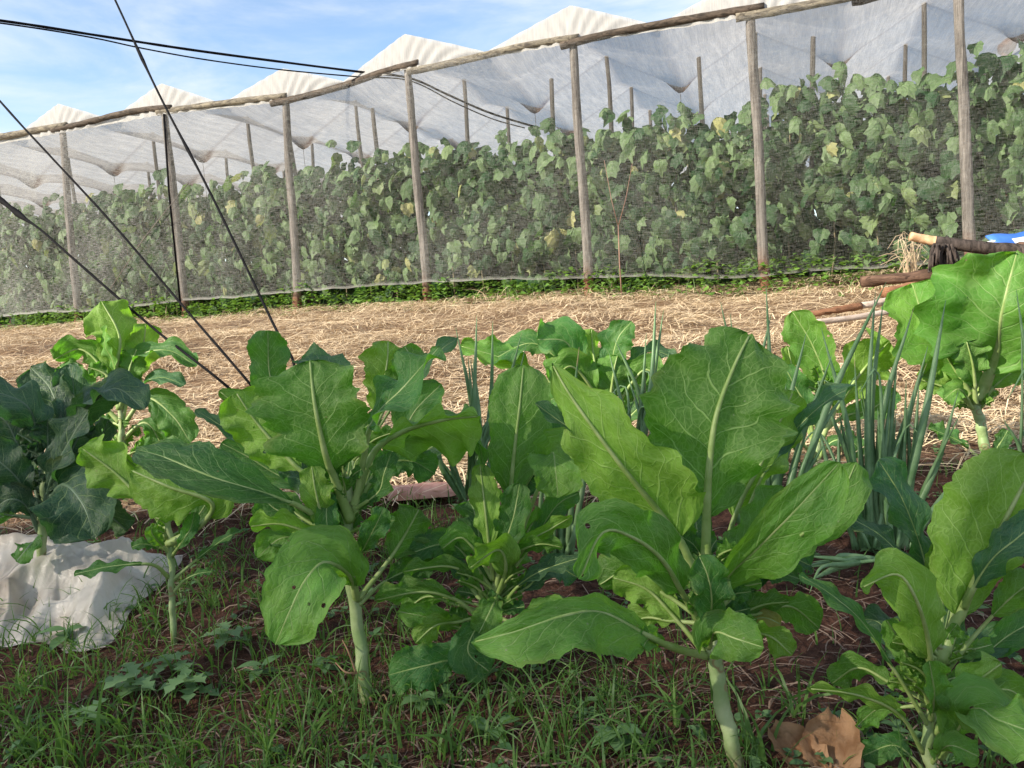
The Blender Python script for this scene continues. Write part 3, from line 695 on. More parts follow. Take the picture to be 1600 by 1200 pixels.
p.leaf([(950, 645, 0), (955, 575, -.02), (965, 530, -.04), (987, 502, -.04)], 30, (-.3, .4, .7), None, .3)
p.leaf([(950, 645, 0), (985, 572, 0), (1015, 548, -.02), (1057, 560, -.04)], 21, (0, .85, .5), None, .35, mat='kale_teal')
p.leaf([(950, 655, 0), (920, 600, -.06), (890, 572, -.1), (862, 600, -.12)], 36, (0, .45, -.85))
p.leaf([(950, 655, 0), (985, 600, -.04), (1010, 577, -.06), (1036, 600, -.07)], 32, (0, .45, -.85))
p.leaf([(950, 690, 0), (905, 640, -.03), (870, 622, -.06), (840, 640, -.07)], 30, (0, .5, .8))
p.leaf([(950, 690, 0), (990, 645, -.03), (1020, 622, -.06), (1045, 640, -.07)], 27, (0, .5, .8))
p.leaf([(950, 655, 0), (955, 610, -.05), (960, 575, -.07), (965, 555, -.07)], 34, (0, .1, -.95))
p.leaf([(950, 680, .03), (930, 610, .05), (900, 570, .06), (880, 560, .06)], 36, (0, .2, .9))
p.leaf([(950, 680, .03), (990, 620, .05), (1010, 590, .06), (1030, 575, .06)], 30, (0, .2, .9))
p.leaf([(950, 700, 0), (930, 650, -.02), (935, 615, -.03)], 22, (0, .3, .9))
p.leaf([(955, 700, .04), (1030, 600, .0), (1070, 585, .0), (1110, 590, 0)], 22, (0, .7, .6), None, .35)
p.fill([(955, 720), (952, 630), (948, 590)], 8, (25, 60), (10, 18))
# --- back-right plant behind onions
p = Kale('kale behind the right spring onion clump with a pale leaf tilted to the sun', 2.35, (1275, 740), 'kale_light')
p.stem([(1275, 745), (1278, 700), (1280, 650), (1285, 610)], (7, 5))
p.leaf([(1278, 690, 0), (1292, 610, 0), (1272, 545, -.02), (1238, 486, -.03)], 40, (-.5, .35, .8), None, .28, ruf=.06)
p.leaf([(1280, 690, 0), (1310, 630, 0), (1350, 575, -.02), (1390, 532, -.03)], 54, (-.2, .2, -.95), None, .3)
p.leaf([(1272, 695, 0), (1248, 625, 0), (1230, 540, 0)], 32, (-.5, .2, -.8), None, .3)
p.leaf([(1274, 700, 0), (1262, 640, -.04), (1240, 600, -.06), (1225, 570, -.06)], 24, (-.3, .2, .9), mat='kale_green')
p.leaf([(1276, 720, 0), (1300, 690, -.03), (1330, 690, -.05), (1350, 710, -.05)], 22, (0, .6, .7), mat='kale_green')
p.leaf([(1276, 720, 0), (1250, 690, -.03), (1215, 690, -.05), (1190, 712, -.05)], 24, (0, .6, .7), mat='kale_green')
p.leaf([(1280, 680, .03), (1320, 650, .05), (1360, 640, .06), (1400, 610, .06)], 30, (0, .4, .9), mat='kale_green')
p.fill([(1275, 740), (1280, 650), (1285, 610)], 6, (25, 60), (9, 16))
# --- right sunlit plant
p = Kale('sunlit kale with a forked pale stem in front of the log pile at right', 2.3, (1540, 715), 'kale_light')
p.stem([(1541, 722), (1535, 680), (1528, 645), (1522, 615)], (10, 9))
p.leaf([(1520, 628, 0), (1484, 562, -.03), (1450, 515, -.06), (1425, 442, -.05)], 66, (-.55, .3, .8), None, .2, shape=(.5, .36), ruf=.09, rag=1.4)
p.leaf([(1528, 625, 0), (1556, 555, -.08), (1566, 485, -.16), (1590, 390, -.16)], 122, (-.3, .5, .85), None, .2, shape=(.5, .62), ruf=.2, rag=1.4)
p.leaf([(1527, 625, -.02), (1548, 572, -.04), (1570, 522, -.05), (1582, 470, -.04)], 48, (-.3, .2, -.9), None, .25, mat='kale_green')
p.leaf([(1524, 630, -.03), (1520, 575, -.09), (1510, 533, -.11)], 32, (0, .2, -.9), None, .3, mat='kale_green')
p.leaf([(1516, 632, 0), (1478, 606, -.02), (1435, 592, -.02)], 23, (0, .6, -.75))
p.leaf([(1520, 638, -.02), (1500, 608, -.07), (1474, 624, -.09)], 21, (-.1, .5, .85))
p.leaf([(1530, 632, 0), (1562, 596, -.02), (1612, 560, -.02)], 27, (-.1, .6, .8))
p.leaf([(1537, 722, 0), (1500, 690, 0), (1450, 668, 0)], 20, (0, .7, .65), mat='kale_green')
p.leaf([(1540, 722, 0), (1558, 700, 0), (1575, 672, 0)], 15, (0, .4, .9), mat='kale_green')
p.leaf([(1524, 625, .04), (1520, 560, .08), (1530, 500, .1), (1520, 450, .1)], 44, (-.5, .2, .8))
p.leaf([(1524, 635, 0), (1490, 580, .03), (1480, 540, .05), (1490, 500, .05)], 30, (-.2, .3, .9))
p.leaf([(1530, 630, .04), (1580, 560, .08), (1620, 530, .08)], 40, (-.2, .3, .9))
p.fill([(1541, 690), (1528, 645), (1522, 612)], 9, (25, 55), (8, 14), .5)

# ------------------------------------------------------------------ spring onions
def onions(label, d, leaves):
    bx, by = leaves[0][0][:2]
    root = thing('spring_onion_clump', P(bx, by, d), label, 'spring onion', 'spring onion clumps')
    more = []
    for L in leaves[:]:
        if random.random() < .95:
            (x0, y0, z0), (x1, y1, z1), (x2, y2, z2), w_ = L
            f = random.uniform(.45, .9); sh = random.uniform(-40, 40)
            more.append([(x0 + random.uniform(-14, 14), y0, z0 + random.uniform(-.03, .05)), (x0 + (x1 - x0) * f + sh * .3, y0 + (y1 - y0) * f, z1), (x0 + (x2 - x0) * f + sh, y0 + (y2 - y0) * f, z2 + random.uniform(-.06, .06)), w_ * random.uniform(.55, .9)])
            if random.random() < .3:      # bent over
                q = more[-1]; q.insert(3, (q[2][0] + random.choice((-1, 1)) * random.uniform(15, 40), q[2][1] + random.uniform(15, 50), q[2][2] - .03))
    for L in leaves + more:
        w = L[-1]; pts = [P(q[0], q[1], d + (q[2] if len(q) > 2 else 0)) for q in L[:-1]]
        pts[0] = pts[0] + V((0, 0, -.01)); pts[1] = pts[1] + V((random.gauss(0, .012), random.gauss(0, .015), 0))
        c = spline(pts, 22)
        rr = [.82 * w * d / FPX * (.85 + .3 * min(1, 3 * i / 21)) * (1 - (i / 21) ** 2.6) + .0004 for i in range(22)]
        m = MB(); m.tube(c, rr, 8, True, .12, random.random() * 99, .8)
        th = random.uniform(.9, 1.25); m.a = [min(1, max(0, (i / 21 - th) * 12 + .5)) for i in range(22) for _ in range(8)]
        m.build('leaf', M['onion'], root, attr='tint')
def O(bx, by, tx, ty, w=6, bend=0, dz=0):
    mx, my = (bx + tx) / 2 + bend, (by + ty) / 2
    return [(bx, by, 0), (mx, my, dz * .4), (tx, ty, dz), w]
R = [O(1345, 850, 1283, 512, 7, 3), O(1362, 850, 1368, 452, 7, -6), O(1378, 855, 1380, 470, 8, -4), O(1392, 855, 1478, 468, 9, -6),
     O(1385, 852, 1428, 480, 8, -20), O(1402, 850, 1450, 540, 8, -4), O(1372, 850, 1448, 568, 6, -2), O(1398, 855, 1497, 612, 7, 0, -.05),
     O(1410, 850, 1436, 600, 7, 0), O(1355, 848, 1335, 560, 6, 4), O(1366, 850, 1345, 600, 6, 2), O(1415, 852, 1418, 640, 7, 6),
     O(1385, 856, 1402, 560, 8, 4), O(1420, 850, 1500, 740, 7, -8), O(1380, 850, 1392, 610, 7, -8), O(1350, 850, 1310, 640, 7, 0), O(1340, 852, 1275, 650, 6, 2)]
onions('widest spring onion clump, right of the huge kale leaf, tubes crossing like spears', 1.8, R)
C_ = [O(1180, 850, 1205, 490, 8, -8), O(1190, 855, 1197, 445, 7, 4), O(1200, 855, 1260, 520, 8, -4), O(1212, 855, 1300, 555, 8, -4),
      O(1222, 850, 1385, 440, 8, -20), O(1170, 855, 1126, 472, 7, 8), O(1175, 855, 1141, 490, 7, 6), O(1195, 860, 1255, 640, 8, 0), O(1205, 860, 1228, 600, 9, 0),
      O(1185, 858, 1160, 600, 8, 4), O(1215, 860, 1255, 680, 8, 0), O(1225, 860, 1290, 690, 8, -5), O(1165, 856, 1130, 640, 7, 2)]
onions('spring onion clump directly behind the huge upright kale leaf', 1.62, C_)
D_ = [O(985, 760, 1025, 470, 6, 4), O(992, 760, 1037, 484, 6, -2), O(982, 765, 1010, 520, 5, 0), O(1000, 762, 1046, 548, 6, 0), O(978, 765, 960, 528, 6, 22),
      O(972, 765, 952, 552, 5, 12), O(968, 768, 958, 600, 4, 0), O(1005, 765, 1045, 640, 5, 0)]
onions('slim spring onion clump in front of the dense dark kale, centre', 2.0, D_)
E_ = [O(850, 860, 905, 542, 6, 0), O(862, 862, 905, 800, 6, 0), O(872, 862, 888, 640, 7, 0), O(880, 862, 868, 600, 6, 0), O(855, 862, 830, 640, 6, 0), O(866, 865, 850, 620, 6, 0),
      O(890, 862, 930, 660, 6, 0), O(885, 866, 900, 700, 7, 0)]
onions('short dark spring onion clump behind the bushy centre kale', 1.72, E_)
F_ = [O(738, 770, 745, 492, 5, 2), O(745, 772, 770, 502, 5, -2), O(735, 772, 712, 512, 5, 14), O(752, 772, 815, 520, 5, 0), O(757, 772, 822, 540, 4, 0), O(728, 775, 682, 600, 5, 4),
      O(722, 775, 690, 660, 6, 3), O(742, 775, 735, 560, 5, 0), O(748, 776, 770, 640, 6, 0), O(720, 778, 640, 610, 4, 6)]
onions('spring onion clump between the tall bare-stemmed kale and the centre kale', 1.9, F_)
H_ = [O(1590, 830, 1588, 452, 6, 4), O(1596, 830, 1620, 520, 6, 0), O(1583, 760, 1568, 655, 5, 0), O(1585, 800, 1610, 620, 6, 0), O(1600, 800, 1580, 700, 5, 0)]
onions('few spring onion leaves at the right edge', 1.75, H_)
J_ = [O(1355, 868, 1270, 905, 6, -4, -.15), O(1350, 870, 1255, 868, 5, -4, -.1), O(1362, 865, 1300, 880, 5, 0, -.08), O(1370, 868, 1240, 890, 5, 0, -.06)]
onions('fallen spring onion leaves lying on the soil left of the right clump', 1.72, J_)

# ------------------------------------------------------------------ ground sheet
def axis(lo, hi, fine_lo, fine_hi, step, far):
    a = list(np.arange(fine_lo, fine_hi + 1e-6, step)); s = step
    while a[-1] < far: s *= 1.22; a.append(a[-1] + s)
    s = step; b = []
    x = fine_lo
    while x > -far: s *= 1.22; x -= s; b.append(x)
    return b[::-1] + a
xs = axis(0, 0, -2.4, 2.4, .022, 200); ys = axis(0, 0, .7, 3.4, .022, 200)
m = MB(); nx = len(xs)
for y in ys:
    for x in xs: m.v.append((x, y, G(x, y)))
for j in range(len(ys) - 1):
    for i in range(nx - 1): m.f.append((j * nx + i, j * nx + i + 1, (j + 1) * nx + i + 1, (j + 1) * nx + i))
tag(m.build('ground', M['ground']), kind='structure')

# ------------------------------------------------------------------ straw mulch
random.seed(5)
m = MB()
def strand(x, y, L, w, lift, h0):
    a = random.gauss(2.6 * noise.noise(V((x * 1.4, y * 1.8, 12))), .6) if random.random() < .65 else random.uniform(0, 2 * pi); b = a + random.gauss(0, .35)
    z = random.gauss(0, .08)
    cx, cy = V((cos(a), sin(a), z)), V((cos(b), sin(b), -z * .5))
    p0 = V((x, y, G(x, y) + h0)); pts = [p0 - cx * L * .5]; 
    pts += [p0 + V((0, 0, lift)), p0 + cy * L * .5]
    for q in (pts[0], pts[2]):
        q.z = max(q.z, G(q.x, q.y) + .002)
    
    c = spline(pts, 4)
    m.t = min(1, max(0, random.gauss(.55, .28)))
    m.ribbon(c, [w, w * 1.1, w, w * .5], V((random.gauss(0, .35), random.gauss(0, .35), 1)))
for i in range(62000):
    y = 2.1 * (7.3 / 2.1) ** random.random() if random.random() < .6 else random.uniform(2.3, 7.2)
    x = random.uniform(-1, 1) * (.35 + .85 * y)
    edge = 2.35 + .55 * noise.noise(V((x * 1.2, y * .8, 4)))
    if y < edge and random.random() < .85: continue
    thin = noise.noise(V((x * 2.2, y * 2.2, 8)))
    if thin < -.25 and random.random() < .5: continue
    strand(x, y, random.uniform(.07, .30), random.uniform(.0016, .0042), random.uniform(.004, .045), random.uniform(.002, .04) + .045 * max(0, thin))
tag(m.build('straw_mulch', M['straw'], attr='tint', smooth=False), 'pale dry straw mulch spread over the sloping bed', 'straw', kind='stuff')
m = MB()
for i in range(9000):
    y = random.uniform(.9, 3.0); x = random.uniform(-1, 1) * (.3 + .75 * y)
    if noise.noise(V((x * 1.5, y * 1.5, 3))) < -.15 and random.random() < .7: continue
    strand(x, y, random.uniform(.015, .09), random.uniform(.0012, .003), random.uniform(.001, .012), random.uniform(.001, .008))
tag(m.build('dry_debris', M['debris'], attr='tint', smooth=False), 'small dry brown plant bits scattered on the red soil', 'plant debris', kind='stuff')

# ------------------------------------------------------------------ grass and weeds in the near bed
random.seed(8)
def blade(m, x, y, h, w, lean, az, t):
    z = G(x, y) - .004; d = V((cos(az), sin(az), 0)); pts = []; wd = []
    for k in range(6):
        f = k / 5
        pts.append(V((x, y, z)) + d * (lean * h * f ** 1.8) + V((0, 0, h * (f - .42 * lean * f ** 3))))
        wd.append(w * (1 - f ** 1.7) + .0003)
    m.t = t
    m.ribbon(pts, wd, d * .6 + V((random.gauss(0, .5), random.gauss(0, .5), .6)))
m = MB()
for i in range(15000):
    y = .95 + 1.25 * random.random() ** 1.2; x = random.uniform(-1, 1) * (.25 + .72 * y)
    dens = .50 + .95 * noise.noise(V((x * 2.1, y * 2.1, 6))) - .34 * (x > .35) - .10 * (x > -.05) - .18 * (y > 1.75) + .25 * (x < -.2)
    if random.random() > dens: continue
    blade(m, x, y, random.uniform(.025, .075) * random.choice((1, 1, 1.5)), random.uniform(.0018, .0048), random.uniform(.1, 1.1), random.uniform(0, 6.28), min(1, max(0, random.gauss(.42, .25))))
tag(m.build('grass', M['grass'], attr='tint'), 'short green grass sprouting from the red soil', 'grass', kind='stuff')

def leaflet(m, p, d, L, W, up, t, lobes=0):
    m.t = t; d = V(d).normalized(); B = d.cross(V(up)).normalized(); N = B.cross(d)
    vs = [p]; n = 7; Lf = []; Rt = []
    for k in range(1, n):
        f = k / n; w = W * sin(pi * f ** .8) * (1 if not lobes else (1.25 if k % 2 else .45))
        c = p + d * (L * f) - V((0, 0, 1)) * (L * .25 * f * f)
        Lf.append(c - B * w + N * w * .25); Rt.append(c + B * w + N * w * .25)
    tip = p + d * L - V((0, 0, 1)) * L * .25
    mid = [p + d * (L * k / n) - V((0, 0, 1)) * (L * .25 * (k / n) ** 2) for k in range(1, n)]
    vs += Lf + mid + Rt + [tip]; q = n - 1; T = len(vs) - 1; fs = [(0, 1 + q, 1), (0, 1 + 2 * q, 1 + q)]
    for k in range(q - 1):
        fs += [(1 + k, 1 + q + k, 2 + q + k, 2 + k), (1 + q + k, 1 + 2 * q + k, 2 + 2 * q + k, 2 + q + k)]
    fs += [(q, 2 * q, T), (2 * q, 3 * q, T)]
    m.add(vs, fs)
m = MB()
for i in range(900):
    y = .95 + 1.6 * random.random(); x = random.uniform(-1, 1) * (.25 + .72 * y)
    if noise.noise(V((x * 2.6, y * 2.6, 16))) < -.05: continue
    z = G(x, y)
    for k in range(random.randint(3, 6)):
        az = random.uniform(0, 6.28); L = random.uniform(.010, .026)
        leaflet(m, V((x, y, z + random.uniform(.003, .02))), (cos(az), sin(az), random.uniform(.1, .7)), L, L * .32, (0, 0, 1), random.random())
tag(m.build('ground_weeds', M['weed'], attr='tint'), 'tiny broad-leaved seedlings dotted over the red soil', 'weeds', kind='stuff')

def tuft(px, py, n, h, label, spread=.6, wide=.0042):
    p = ground_at(px, py)
    m = MB()
    for k in range(n):
        blade(m, p.x + random.gauss(0, .012), p.y + random.gauss(0, .012), h * random.uniform(.55, 1.1), wide * random.uniform(.7, 1.2), random.uniform(.15, 1) * spread * 1.6, random.uniform(0, 6.28), min(1, max(0, random.gauss(.55, .25))))
    o = m.build('grass_tuft', M['grass'], None, True, p, 'tint')
    tag(o, label, 'grass tuft', 'grass tufts in the bed')
tuft(112, 1195, 9, .15, 'tall grass tuft at the lower left corner, left of the lobed weeds', .4, .006)
tuft(425, 1190, 8, .14, 'upright grass tuft at the bottom edge left of the thick bare stem', .5, .006)
tuft(235, 985, 14, .09, 'grass tuft at the right edge of the white plastic sheet', .4)
tuft(618, 1165, 8, .12, 'thin grass tuft right of the bare roots', .4)
tuft(760, 1150, 14, .10, 'grass tuft at the foot of the bushy centre kale', .8)
tuft(870, 1180, 14, .12, 'wide grass tuft at the bottom edge left of the big kale stem', .6)
tuft(1000, 1190, 12, .13, 'arching grass tuft just left of the big kale stem', .9, .005)
tuft(1180, 1190, 13, .14, 'bright grass tuft hugging the foot of the big kale stem', .7, .006)
tuft(960, 1090, 18, .07, 'short dense grass tuft under the drooping kale leaf', .6)
tuft(330, 950, 18, .07, 'fine grass tuft right of the small thin-stemmed kale', .6)
tuft(410, 940, 16, .06, 'low grass tuft left of the drooping pale kale leaf', .7)
tuft(40, 1080, 14, .08, 'grass tuft at the left edge below the white plastic sheet', .8)
tuft(640, 1040, 8, .08, 'sparse grass tuft between the bare stem and the low dark leaf', .8)
tuft(1240, 1120, 6, .16, 'long single arching grass blades above the brown dry leaf', 1.1, .005)

tuft(60, 1180, 10, .12, 'broad-bladed grass tuft in the lower left corner', .7, .007)
tuft(190, 1150, 12, .10, 'broad-bladed grass tuft left of the lobed weeds', .8, .006)
tuft(480, 1170, 7, .15, 'long arching grass blades left of the bare roots', .9, .005)
tuft(700, 1185, 9, .13, 'pale grass tuft at the bottom edge right of the bare roots', .7, .006)
tuft(820, 1110, 10, .09, 'grass tuft under the tip of the long drooping leaf', .7, .005)
tuft(1060, 1130, 9, .12, 'grass tuft left of the big kale stem under the petiole', .7, .005)
tuft(300, 1180, 9, .11, 'grass tuft at the bottom edge below the lobed weeds', .8, .006)
def weed(px, py, n, L, label, lobes, cat='weed'):
    p = ground_at(px, py)
    root = thing('weed_plant', p, label, cat, 'leafy weeds in the bed')
    ms = MB(); top = p + V((random.gauss(0, .02), -.01, L * .8)); ms.tube([p - V((0, 0, .01)), p.lerp(top, .5) + V((.004, 0, 0)), top], [.0022, .0018, .001], 6)
    ms.build('stem', M['onion'], root)
    for k in range(n):
        f = .3 + .7 * k / n; az = k * 2.4 + random.uniform(-.3, .3)
        ml = MB(); leaflet(ml, p.lerp(top, f), (cos(az), sin(az) - .25, random.uniform(.0, .5)), L * random.uniform(.8, 1.15), L * .26, (0, 0, 1), random.uniform(.4, 1), lobes)
        ml.build('leaf', M['weed_pale' if lobes else 'weed'], root, attr='tint')
weed(310, 1085, 8, .06, 'lobed-leaf weed sprawling in the grass below the small kale', 1)
weed(350, 1010, 7, .055, 'lobed-leaf weed directly right of the small kale stem', 1)
weed(270, 1050, 6, .05, 'lobed-leaf weed left of the other lobed weeds', 1)
weed(400, 1060, 5, .045, 'round-leaf weed below the drooping pale kale leaf', 0)
weed(110, 1010, 5, .06, 'broad-leaved seedling standing in front of the white plastic sheet', 0)
weed(745, 1160, 4, .05, 'pale weed at the foot of the bushy centre kale', 0)
weed(960, 1170, 6, .05, 'weed between grass tufts at the bottom edge', 0)
weed(1370, 870, 6, .035, 'small weed on bare soil beside the fallen onion leaves', 0)
weed(1240, 960, 5, .03, 'tiny weed on bare soil right of the big kale', 0)
weed(210, 1090, 8, .065, 'pale lobed-leaf weed left in the grass', 1)
weed(150, 1130, 6, .05, 'pale lobed-leaf weed nearest the lower left corner', 1)
weed(500, 1050, 5, .04, 'round-leaf weed left of the thick bare stem', 0)
weed(660, 1110, 6, .045, 'round-leaf weed below the low dark kale leaf', 0)
weed(395, 760, 9, .07, 'spiky weed behind the long dark drooping kale leaf', 1)
weed(880, 890, 5, .05, 'weed in the shade behind the bushy centre kale', 0)

# ------------------------------------------------------------------ net house geometry
ZF = .66
def S3(u, v, z): 
    return V((RB.x, RB.y, 0)) + DU * u + DV * v + V((0, 0, z))
def on_wall(px, py, v=0.0):
    o = V((RB.x, RB.y, 0)) + DV * v; rr = ray(px, py)
    t = (o - CAM).dot(DV) / rr.dot(DV)
    q = CAM + rr * t; w = q - o
    return w.dot(DU), q.z
POSTS = [((98, 207), (122, 517), 'second'), ((258, 178), (291, 502), 'third'), ((447, 158), (464, 490), 'fourth'), ((637, 108), (668, 474), 'fifth'),
         ((895, 68), (921, 466), 'sixth'), ((1172, 26), (1198, 454), 'seventh'), ((1493, -32), (1521, 420), 'eighth')]
words = {'second': 'leftmost front post of the net house', 'third': 'net house front post beside a dark vertical cord, second from left', 'fourth': 'net house front post third from left, behind the whitish netting',
         'fifth': 'dark front post where the two cables are tied', 'sixth': 'dark front post right of the cable post, reddish at its foot', 'seventh': 'tall front post with split grain, next to the rightmost post', 'eighth': 'rightmost pale front post behind the log pile'}
pu = []
for (tp, bt, nm) in POSTS:
    ut, zt = on_wall(*tp); ub, zb = on_wall(*bt); pu.append((ut, zt, ub))
    b = S3(ub, 0, ZF - .12); tpt = S3(ut, 0, zt)
    if tp[1] > 0: tpt = S3(ut, 0, zt + .02)
    m = MB(); n = 16; pts = []
    sd = random.random() * 40
    for i in range(n + 1):
        f = i / n
        pts.append(b.lerp(tpt, f) + DU * (.022 * noise.noise(V((f * 2.5, sd, 0)))) + DV * .012 * noise.noise(V((f * 3, sd, 5))))
    m.tube(pts, [.043 - .010 * i / n for i in range(n + 1)], 12, True, .22, sd)
    o = m.build('fence_post', M['post'], None, True, S3(ub, 0, ZF))
    tag(o, words[nm], 'post', 'front posts of the net house')
# beam poles, each overlapping the next at a post; pixel line of the beam
def beam(pts, r0, r1, label, mat='beam', v=-.03):
    q = []
    for (x, y) in pts:
        u, z = on_wall(x, y, v); q.append(S3(u, v, z))
    c = spline(q, 24); m = MB()
    o_ = c[0]
    m.tube(c, [r0 + (r1 - r0) * i / 23 for i in range(24)], 12, True, .16, random.random() * 50)
    o = m.build('roof_beam', M[mat], None, True, o_)
    tag(o, label, 'beam', 'round beam poles along the front of the net house')
    return q
beam([(-60, 216), (0, 214), (60, 203), (105, 196)], .04, .035, 'beam pole at the far left end of the front', 'beam')
beam([(82, 204), (130, 193), (180, 180), (230, 171), (268, 168)], .031, .029, 'beam pole between the two leftmost front posts', 'beam_dark', -.035)
beam([(246, 176), (300, 168), (360, 160), (450, 150)], .031, .031, 'pale beam pole left of the third front post from left', 'beam')
beam([(424, 162), (470, 152), (540, 133), (600, 112), (654, 98)], .031, .029, 'dark beam pole ending at the cable post', 'beam_dark', -.035)
beam([(637, 112), (680, 104), (760, 86), (830, 70), (905, 58)], .031, .029, 'knotty beam pole right of the cable post', 'beam')
beam([(876, 72), (930, 58), (1020, 40), (1100, 26), (1194, 10)], .032, .030, 'dark beam pole left of the tall split-grained post', 'beam_dark', -.035)
beam([(1150, 28), (1230, 14), (1330, -6), (1440, -28), (1520, -45)], .034, .032, 'thick pale beam pole at the upper right', 'beam')
m = MB(); u, z = on_wall(1345, 3, .02); m.tube([S3(u - .06, .02, z), S3(u, .02, z + .01), S3(u + .22, .02, z + .03)], [.02, .03, .028], 8, True, .3)
tag(m.build('bark_scrap', M['char'], None, True, S3(u, .02, z)), 'dark rough bark scrap stuck under the pale beam at the top edge', 'bark')

# roof: cloth peaks over every post, pulled down in the valleys
UP_ = sorted([a[0] for a in pu]); sp = (UP_[-1] - UP_[0]) / 6
peaks = [UP_[0] - sp * k for k in range(6, 0, -1)] + UP_ + [UP_[-1] + sp]
ztop = {}
for (ut, zt, ub) in pu: ztop[round(ut, 4)] = zt
ZB = sum(a[1] for a in pu[:6]) / 6
VS = 1.3           # depth spacing of inner posts
ROWS = 7
def tent(u):
    for i in range(len(peaks) - 1):
        if peaks[i] <= u <= peaks[i + 1]: return abs(2 * (u - peaks[i]) / (peaks[i + 1] - peaks[i]) - 1), i
    return 1, 0
PK, VL, PIN = .30, .035, -.24
def zb_at(u, k=[]):
    if not k: k += sorted((a[0], a[1]) for a in pu)
    if u <= k[0][0]: return k[0][1]
    for i in range(len(k) - 1):
        if u <= k[i + 1][0]: return k[i][1] + (k[i + 1][1] - k[i][1]) * (u - k[i][0]) / (k[i + 1][0] - k[i][0])
    return k[-1][1]
def roof_z(u, v):
    t, _ = tent(u)                       # 1 at peaks, 0 mid-bay
    fv = abs(2 * ((v / VS) % 1) - 1)     # 1 at post rows, 0 between
    g = min(1, v / .5)
    ridge = PK * (1 - g) + g * (.24 - .10 * (1 - fv))
    valley = VL + g * (-.10 - .06 * fv)
    t2 = t ** 1.18
    pin = math.exp(-(((1 - t) * 0 + t) / .16) ** 2 - ((1 - fv) / .2) ** 2) * .09 * min(1, v / .3)
    wr = .003 * noise.noise(V((u * 14, v * 4, 0)))
    zl = zb_at(u) * max(0, 1 - v / 2) + ZB * min(1, v / 2)
    return zl + valley + (ridge - valley) * t2 - pin + wr
U0, U1 = peaks[0], 2.75
m = MB(); uvs = []; nu, nv = 480, 420
VMAX = VS * ROWS
for j in range(nv + 1):
    v = VMAX * j / nv
    for i in range(nu + 1):
        u = U0 + (U1 - U0) * i / nu
        t, _ = tent(u); fv = abs(2 * ((v / VS) % 1) - 1) 
        m.v.append(tuple(S3(u, v, roof_z(u, v)))); uvs.append((v, u))
        du = t * .8; dv_ = fv * .75
        m.a.append(min(1, math.exp(-(t / .16) ** 2 - ((1 - fv) / .11) ** 2) * 1.7 + .42 * math.exp(-(t / .05) ** 2) + .36 * math.exp(-((1 - fv) / .045) ** 2) + .26 * math.exp(-((1 - t) / .04) ** 2)) * min(1, v))
for j in range(nv):
    for i in range(nu): a = j * (nu + 1) + i; m.f.append((a, a + 1, a + nu + 2, a + nu + 1))
m.uv = uvs
roof = thing('net_roof', S3(0, 0, ZB), 'white shade-net roof of peaked tents over the net house', 'net roof')
m.build('roof_cloth', M['roof_net'], roof, True, None, 'dirt')
# gable cloth above the beam at every post: folds hanging from the peak
for i in range(1, len(peaks) - 1):
    a, b, c = (peaks[i - 1] + peaks[i]) / 2, peaks[i], (peaks[i] + peaks[i + 1]) / 2
    if a > U1: continue
    g = MB(); uvs = []; n1, n2 = 60, 10
    for j in range(n2 + 1):
        for q in range(n1 + 1):
            u = a + (c - a) * q / n1; f = j / n2
            ZL = zb_at(u); zt = ZL + VL + (PK - VL) * tent(u)[0] ** .95; zb = ZL - .015
            fold = .012 * sin(26 * atan2(zt - ZL + .05, abs(u - b) + .12) + 9 * f) + .008 * noise.noise(V((u * 20, f * 2, i)))
            vv = -.012 - .035 * (1 - f) * (1 - abs(u - b) / (c - a)) + .05 * f * 0 + fold * (1 - .6 * f)
            g.v.append(tuple(S3(u, vv, zb + (max(zt, zb + .004) - zb) * f))); uvs.append((f * .2, u)); g.a.append(0)
    for j in range(n2):
        for q in range(n1): k_ = j * (n1 + 1) + q; g.f.append((k_, k_ + 1, k_ + n1 + 2, k_ + n1 + 1))
    g.uv = uvs; g.build('gable_cloth', M['gable_net'], roof, True, None, 'dirt')

# net wall in front of the posts
m = MB(); uvs = []; nu, nv = 300, 30
hem = [(0, 493), (122, 487), (290, 471), (463, 456), (668, 441), (921, 434), (1198, 432), (1521, 405)]
hz = [on_wall(x, y, -.09) for x, y in hem]
def hemz(u):
    if u <= hz[0][0]: return hz[0][1]
    for i in range(len(hz) - 1):
        if u <= hz[i + 1][0]:
            f = (u - hz[i][0]) / (hz[i + 1][0] - hz[i][0]); return hz[i][1] * (1 - f) + hz[i + 1][1] * f
    return hz[-1][1]
for j in range(nv + 1):
    for i in range(nu + 1):
        u = -10 + (U1 + 10) * i / nu; zl = hemz(u) + .022 * noise.noise(V((u * 1.5, 0, 0))) + .012 * noise.noise(V((u * 6, 0, 3))); zh = zb_at(u) - .01
        f = j / nv; v = -.085 + .02 * noise.noise(V((u * .9, f * 1.5, 2))) + .006 * noise.noise(V((u * 6, f * 3, 7)))
        m.v.append(tuple(S3(u, v, zl + (zh - zl) * f))); uvs.append((u, (zh - zl) * f))
for j in range(nv):
    for i in range(nu): a = j * (nu + 1) + i; m.f.append((a, a + 1, a + nu + 2, a + nu + 1))
m.uv = uvs
tag(m.build('net_wall', M['net']), 'fine see-through insect netting hung along the front of the net house', 'netting')

